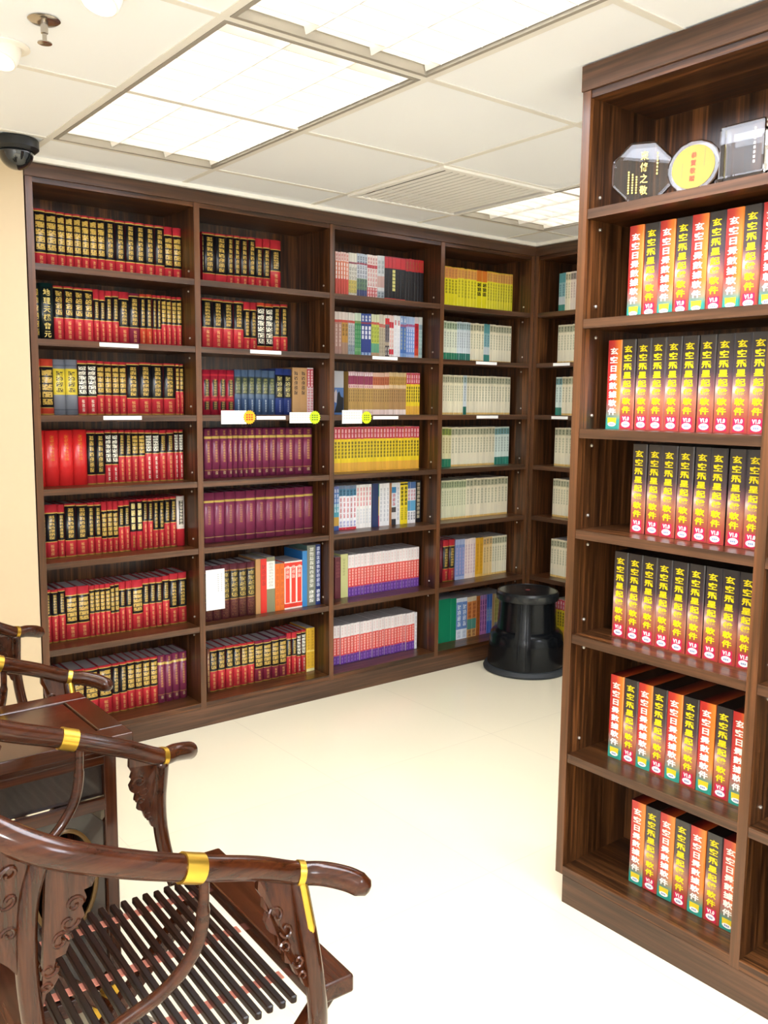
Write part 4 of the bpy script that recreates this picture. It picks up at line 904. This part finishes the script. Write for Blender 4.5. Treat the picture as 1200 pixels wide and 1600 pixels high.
for sx in (-1, 1):
    for sy in (-1, 1):
        MB().box(sx * hx_ - (.028 if sx > 0 else 0), sx * hx_ + (0 if sx > 0 else .028), sy * hy_ - (.028 if sy > 0 else 0), sy * hy_ + (0 if sy > 0 else .028), 0, .6545).obj('post', RWZ, t, bevel=.003)
for (zz0, zz1) in ((.636, .6545), (.536, .562), (.10, .135)):
    b = MB()
    for sy in (-1, 1): b.box(-hx_ + .0285, hx_ - .0285, sy * (hy_ - .004) - .01, sy * (hy_ - .004) + .002, zz0, zz1)
    for sx in (-1, 1): b.box(sx * (hx_ - .004) - .01, sx * (hx_ - .004) + .002, -hy_ + .0285, hy_ - .0285, zz0, zz1)
    b.obj('rail', RWX, t, bevel=.0015)
for sy in (-1, 1):
    y = sy * (hy_ - .014)
    MB().box(-hx_ + .0285, hx_ - .0285, y - .004, y + .004, .5625, .6355).obj('upper_panel', RWD, t)
    # lower panel with an oval opening
    n = 36; ov = [(.119 + .066 * math.cos(2 * PI * k / n), .395 + .112 * math.sin(2 * PI * k / n)) for k in range(n)]
    lo = MB(); x0, x1, z0, z1 = -hx_ + .0285, hx_ - .0285, .1355, .5355
    rect = []
    for k in range(n):
        c_, s_ = math.cos(2 * PI * k / n), math.sin(2 * PI * k / n); f_ = 1 / max(abs(c_), abs(s_))
        cx_, cz_ = (x0 + x1) / 2, (z0 + z1) / 2
        rect.append((cx_ + (x1 - x0) / 2 * c_ * f_, cz_ + (z1 - z0) / 2 * s_ * f_))
    for yy in (y - .005, y + .005):
        lo.v += [(a, yy, c_) for a, c_ in ov] + [(a, yy, c_) for a, c_ in rect]
    for k in range(n):
        j = (k + 1) % n
        lo.face((k, j, n + j, n + k)); lo.face((2 * n + k, 3 * n + k, 3 * n + j, 2 * n + j)); lo.face((k, 2 * n + k, 2 * n + j, j)); lo.face((n + k, n + j, 3 * n + j, 3 * n + k))
    po = lo.obj('oval_panel', RWD, t)
    rg = MB().tube([(a, y + sy * .005, c_) for a, c_ in ov] + [(ov[0][0], y + sy * .005, ov[0][1])], .005, 6); rg.obj('oval_rim', mat('rim_gilt', '#5c4320', .3, metal=.3), po, smooth=.8)
for sx in (-1, 1):
    x = sx * (hx_ - .014)
    MB().box(x - .004, x + .004, -hy_ + .0285, hy_ - .0285, .1355, .6355).obj('end_panel', RWD, t)
    if sx > 0:
        q = MB().ball((x + .012, 0, .6), .011); q.obj('door_knob', brass, t, smooth=3.2)
MB().box(-hx_ + .01, hx_ - .01, -hy_ + .01, hy_ - .01, .105, .12).obj('floor_board', RWX, t)

# ------------------------------------------------------------------ folding horseshoe armchairs
def chair(label, loc):
    t = thing('horseshoe_armchair', label, 'chair', loc, 0, 'rosewood horseshoe armchairs')
    # rail: x, half width, z, radius (mirrored about y = 0)
    half = [(-.246, .312, .677, .0180), (-.262, .298, .685, .0182), (-.292, .280, .694, .0178), (-.330, .264, .700, .0172), (-.40, .268, .731, .0175), (-.50, .279, .768, .0182),
            (-.60, .275, .805, .0190), (-.69, .266, .846, .0200), (-.765, .225, .890, .0205), (-.825, .145, .922, .0208), (-.85, .05, .934, .0210)]
    C = [Vector((x, -y, z, r)) for x, y, z, r in half] + [Vector((x, y, z, r)) for x, y, z, r in half[::-1]]
    sm = smooth_path(C, 7)
    MB().tube([q[:3] for q in sm], [q[3] for q in sm], 16, round_ends=True).obj('arm_rail', RWX, t, smooth=3.2)
    k1 = [q for q in sm if q.y < 0]
    zof = lambda x: min(k1, key=lambda q: abs(q.x - x) + (0 if q.z < .9 else 1))
    def post_h(z, tab):
        for (za, ha, xa), (zb, hb, xb) in zip(tab, tab[1:]):
            if zb <= z <= za: f = (za - z) / (za - zb); return ha + (hb - ha) * f, xa + (xb - xa) * f
        return (tab[0][1], tab[0][2]) if z > tab[0][0] else (tab[-1][1], tab[-1][2])
    FP = [(.692, .262, -.326), (.645, .278, -.324), (.60, .292, -.322), (.55, .300, -.318), (.50, .299, -.312), (.455, .289, -.305), (.42, .274, -.298)]
    RP = [(.838, .262, -.690), (.78, .256, -.705), (.70, .250, -.708), (.62, .248, -.703), (.54, .246, -.692), (.455, .243, -.680), (.42, .242, -.676)]
    for s in (-1, 1):
        # brass sleeve and ring
        a = zof(-.505); b = zof(-.455)
        seg = [q for q in k1 if -.528 < q.x < -.478]
        MB().tube([(q.x, s * -q.y, q.z) for q in seg], [q.w + .0028 for q in seg], 18).obj('brass_sleeve', brass, t, smooth=.8)
        c = zof(-.325); i = min(range(len(k1)), key=lambda j: abs(k1[j].x + .325))
        dv = (k1[i + 1] - k1[i - 1]).xyz.normalized(); c3 = k1[i].xyz
        p0 = c3 - dv * .005; p1 = c3 + dv * .005
        rb = MB().tube([(p0.x, -s * p0.y, p0.z), (p1.x, -s * p1.y, p1.z)], c.w + .0018, 18)
        rb.obj('brass_ring', brass, t, smooth=.8)
        # front post with its brass strap
        fp = smooth_path([Vector((x, s * h, z)) for z, h, x in FP], 5)
        po = MB().tube(fp, .0148, 12, flat=(1.0, 1.0)).obj('front_post', RWZ, t, smooth=3.2)
        sp = [q for q in fp if q.z > .612]
        st_ = MB().tube([(q.x + .002, q.y + s * .0095, q.z) for q in sp], [.0086] * (len(sp) - 1) + [.005], 10, flat=(1.0, .9)); st_.obj('brass_strap', brass, po, smooth=.8)
        # rear post
        rp = smooth_path([Vector((x, s * h, z)) for z, h, x in RP], 5)
        MB().tube(rp, .0165, 12, flat=(1.0, .85)).obj('rear_post', RWZ, t, smooth=3.2)
        # sickle brace
        sb = smooth_path([Vector(q) for q in ((-.480, s * .276, .752), (-.482, s * .277, .70), (-.490, s * .275, .655), (-.512, s * .270, .618), (-.545, s * .262, .588), (-.60, s * .252, .560), (-.65, s * .246, .520), (-.678, s * .243, .465))], 6)
        MB().tube(sb, [.0075] * 6 + [.0095] * (len(sb) - 12) + [.008] * 6, 10).obj('sickle_brace', RWX, t, smooth=3.2)
        # carved brackets: outline as (distance from the post, z)
        def bracket(outl, tab, dirx, hole=None):
            pb = MB()
            def fn(q, k):
                h, x = post_h(q[1], tab); return (x + dirx * q[0], s * (h + (-.005, .005)[k]), q[1])
            pb.prism(outl, fn)
            return pb, fn
        fo_ = [(.008, .688), (.066, .714), (.067, .694), (.060, .680), (.063, .668), (.058, .662), (.064, .650), (.060, .636), (.050, .628), (.052, .614), (.044, .604), (.046, .590), (.036, .584), (.032, .568), (.024, .560), (.020, .545), (.008, .535)]
        pb, fn = bracket(fo_, FP, -1)
        for (cx_, cz_, rr, tr) in ((.045, .655, .013, 1.4), (.034, .632, .012, -1.3), (.040, .61, .009, 1.3), (.024, .585, .010, -1.4), (.020, .562, .007, 1.2)):
            for k in (0, 1):
                pts = []
                for j in range(15):
                    u = j / 14; a_ = tr * 4.4 * u; r_ = rr * (1 - .75 * u); p_ = fn((cx_ + r_ * math.cos(a_), cz_ + r_ * math.sin(a_)), k); pts.append((p_[0], p_[1], p_[2]))
                pb.tube(pts, .0026, 6)
        pb.obj('front_bracket', RWZ, t)
        ro = [(.010, .822), (.082, .790), (.078, .776), (.068, .774), (.072, .762), (.066, .752), (.070, .738), (.058, .726), (.048, .728), (.040, .716), (.052, .706), (.046, .692), (.034, .690), (.030, .676), (.036, .664), (.026, .650), (.018, .646), (.010, .62)]
        pb, fn = bracket(ro, RP, 1)
        for (cx_, cz_, rr, tr) in ((.056, .758, .012, 1.4), (.050, .735, .013, -1.2), (.040, .712, .014, 1.5), (.024, .678, .011, -1.4), (.018, .655, .007, 1.2)):
            for k in (0, 1):
                pts = []
                for j in range(15):
                    u = j / 14; a_ = tr * 4.6 * u; r_ = rr * (1 - .75 * u); pts.append(fn((cx_ + r_ * math.cos(a_), cz_ + r_ * math.sin(a_)), k))
                pb.tube(pts, .0028, 6)
        pb.obj('rear_bracket', RWZ, t)
        bo_ = [(.010, .846), (.046, .866), (.052, .84), (.044, .815), (.050, .79), (.040, .765), (.034, .74), (.036, .715), (.022, .70), (.010, .68)]
        pb, fn = bracket(bo_, RP, -1)
        for (cx_, cz_, rr, tr) in ((.034, .825, .011, 1.4), (.026, .79, .012, -1.4), (.022, .745, .010, 1.4)):
            for k in (0, 1):
                pts = []
                for j in range(15):
                    u = j / 14; a_ = tr * 4.6 * u; r_ = rr * (1 - .75 * u); pts.append(fn((cx_ + r_ * math.cos(a_), cz_ + r_ * math.sin(a_)), k))
                pb.tube(pts, .0028, 6)
        pb.obj('back_bracket', RWZ, t)
        # crossing legs
        leg = MB().prism([(-.262, .449), (-.228, .449), (-.640, .012), (-.672, .012)], lambda q, k: (q[0], s * (.205 + .026 * k), q[1])); leg.obj('leg', RWZ, t, bevel=.003)
        leg = MB().prism([(-.682, .440), (-.648, .440), (-.205, .012), (-.238, .012)], lambda q, k: (q[0], s * (.234 + .026 * k), q[1])); leg.obj('leg', RWZ, t, bevel=.003)
        bp = MB().prism([(.032 * math.cos(a_ * PI / 8) * (1 + .18 * (a_ % 2)), .225 + .032 * math.sin(a_ * PI / 8) * (1 + .18 * (a_ % 2))) for a_ in range(16)], lambda q, k: (q[0] - .443, s * (.2612 + .003 * k), q[1])); bp.obj('hinge_plate', brass, t)
    # back splat
    spz = smooth_path([Vector(q) for q in ((-.845, 0, .922), (-.832, 0, .84), (-.795, 0, .74), (-.745, 0, .62), (-.725, 0, .52), (-.700, 0, .455))], 5)
    sl = MB()
    for q in spz:
        for dy in (-.075, .075):
            for dx in (-.006, .006): sl.v.append((q.x + dx, dy, q.z))
    for i in range(len(spz) - 1):
        a_ = i * 4; b_ = a_ + 4
        for u, v_ in ((0, 1), (1, 3), (3, 2), (2, 0)): sl.face((a_ + u, a_ + v_, b_ + v_, b_ + u))
    sl.face((0, 1, 3, 2)); e_ = 4 * (len(spz) - 1); sl.face((e_, e_ + 2, e_ + 3, e_ + 1))
    sl.obj('back_splat', RWZ, t, smooth=.6)
    # seat: front board, rear rail, straps and loose rods
    MB().box(-.281, -.210, -.246, .254, .450, .4805).obj('front_board', RWY, t, bevel=.004)
    MB().box(-.735, -.640, -.250, .250, .440, .466).obj('rear_rail', RWY, t, bevel=.004)
    for y in (-.135, .022, .176):
        MB().box(-.6395, -.2815, y - .010, y + .010, .4445, .4462).obj('seat_strap', mat('strap_pink', '#d88a78', .7), t)
    for y in (-.16, .2):
        MB().tube([(-.66, y, .40), (-.22, y, .40)], .006, 8) if False else None
    rod = MB(); c = .0016; R_ = [(-.0056 + c, -.006), (.0056 - c, -.006), (.0056, -.006 + c), (.0056, .006 - c), (.0056 - c, .006), (-.0056 + c, .006), (-.0056, .006 - c), (-.0056, -.006 + c)]
    for yy, sc in ((-.212, .55), (-.209, 1), (.209, 1), (.212, .55)): rod.v += [(x * sc, yy, z * (sc * .5 + .5)) for x, z in R_]
    for i in range(3):
        for k in range(8): rod.face((i * 8 + k, i * 8 + (k + 1) % 8, i * 8 + 8 + (k + 1) % 8, i * 8 + 8 + k))
    rod.face(range(7, -1, -1)); rod.face(range(24, 32))
    first = None
    for k in range(16):
        x = -.3005 - .0212 * k
        if first is None:
            first = rod.obj('seat_rod', RWR, t, (x, 0,   .4523))
        else:
            cpy = first.copy(); cpy.parent = t; cpy.location = (x, -.002 * (k % 2),   .4523 + .0004 * (k % 3)); COL.objects.link(cpy)
    # floor bars
    for x in (-.222, -.655):
        MB().box(x - .02, x + .02, -.27, .27, 0, .024).obj('floor_bar', RWY, t, bevel=.004)
    return t
c1 = chair('rosewood horseshoe armchair with slatted seat, nearer the camera than the cabinet', (0, -2.059, 0))
c1.rotation_euler = (0, 0, -.04)
c2 = copy_tree(c1); c2.location = (.045, -.919, 0)
c2['label'] = 'rosewood horseshoe armchair beyond the cabinet, beside the beige wall'
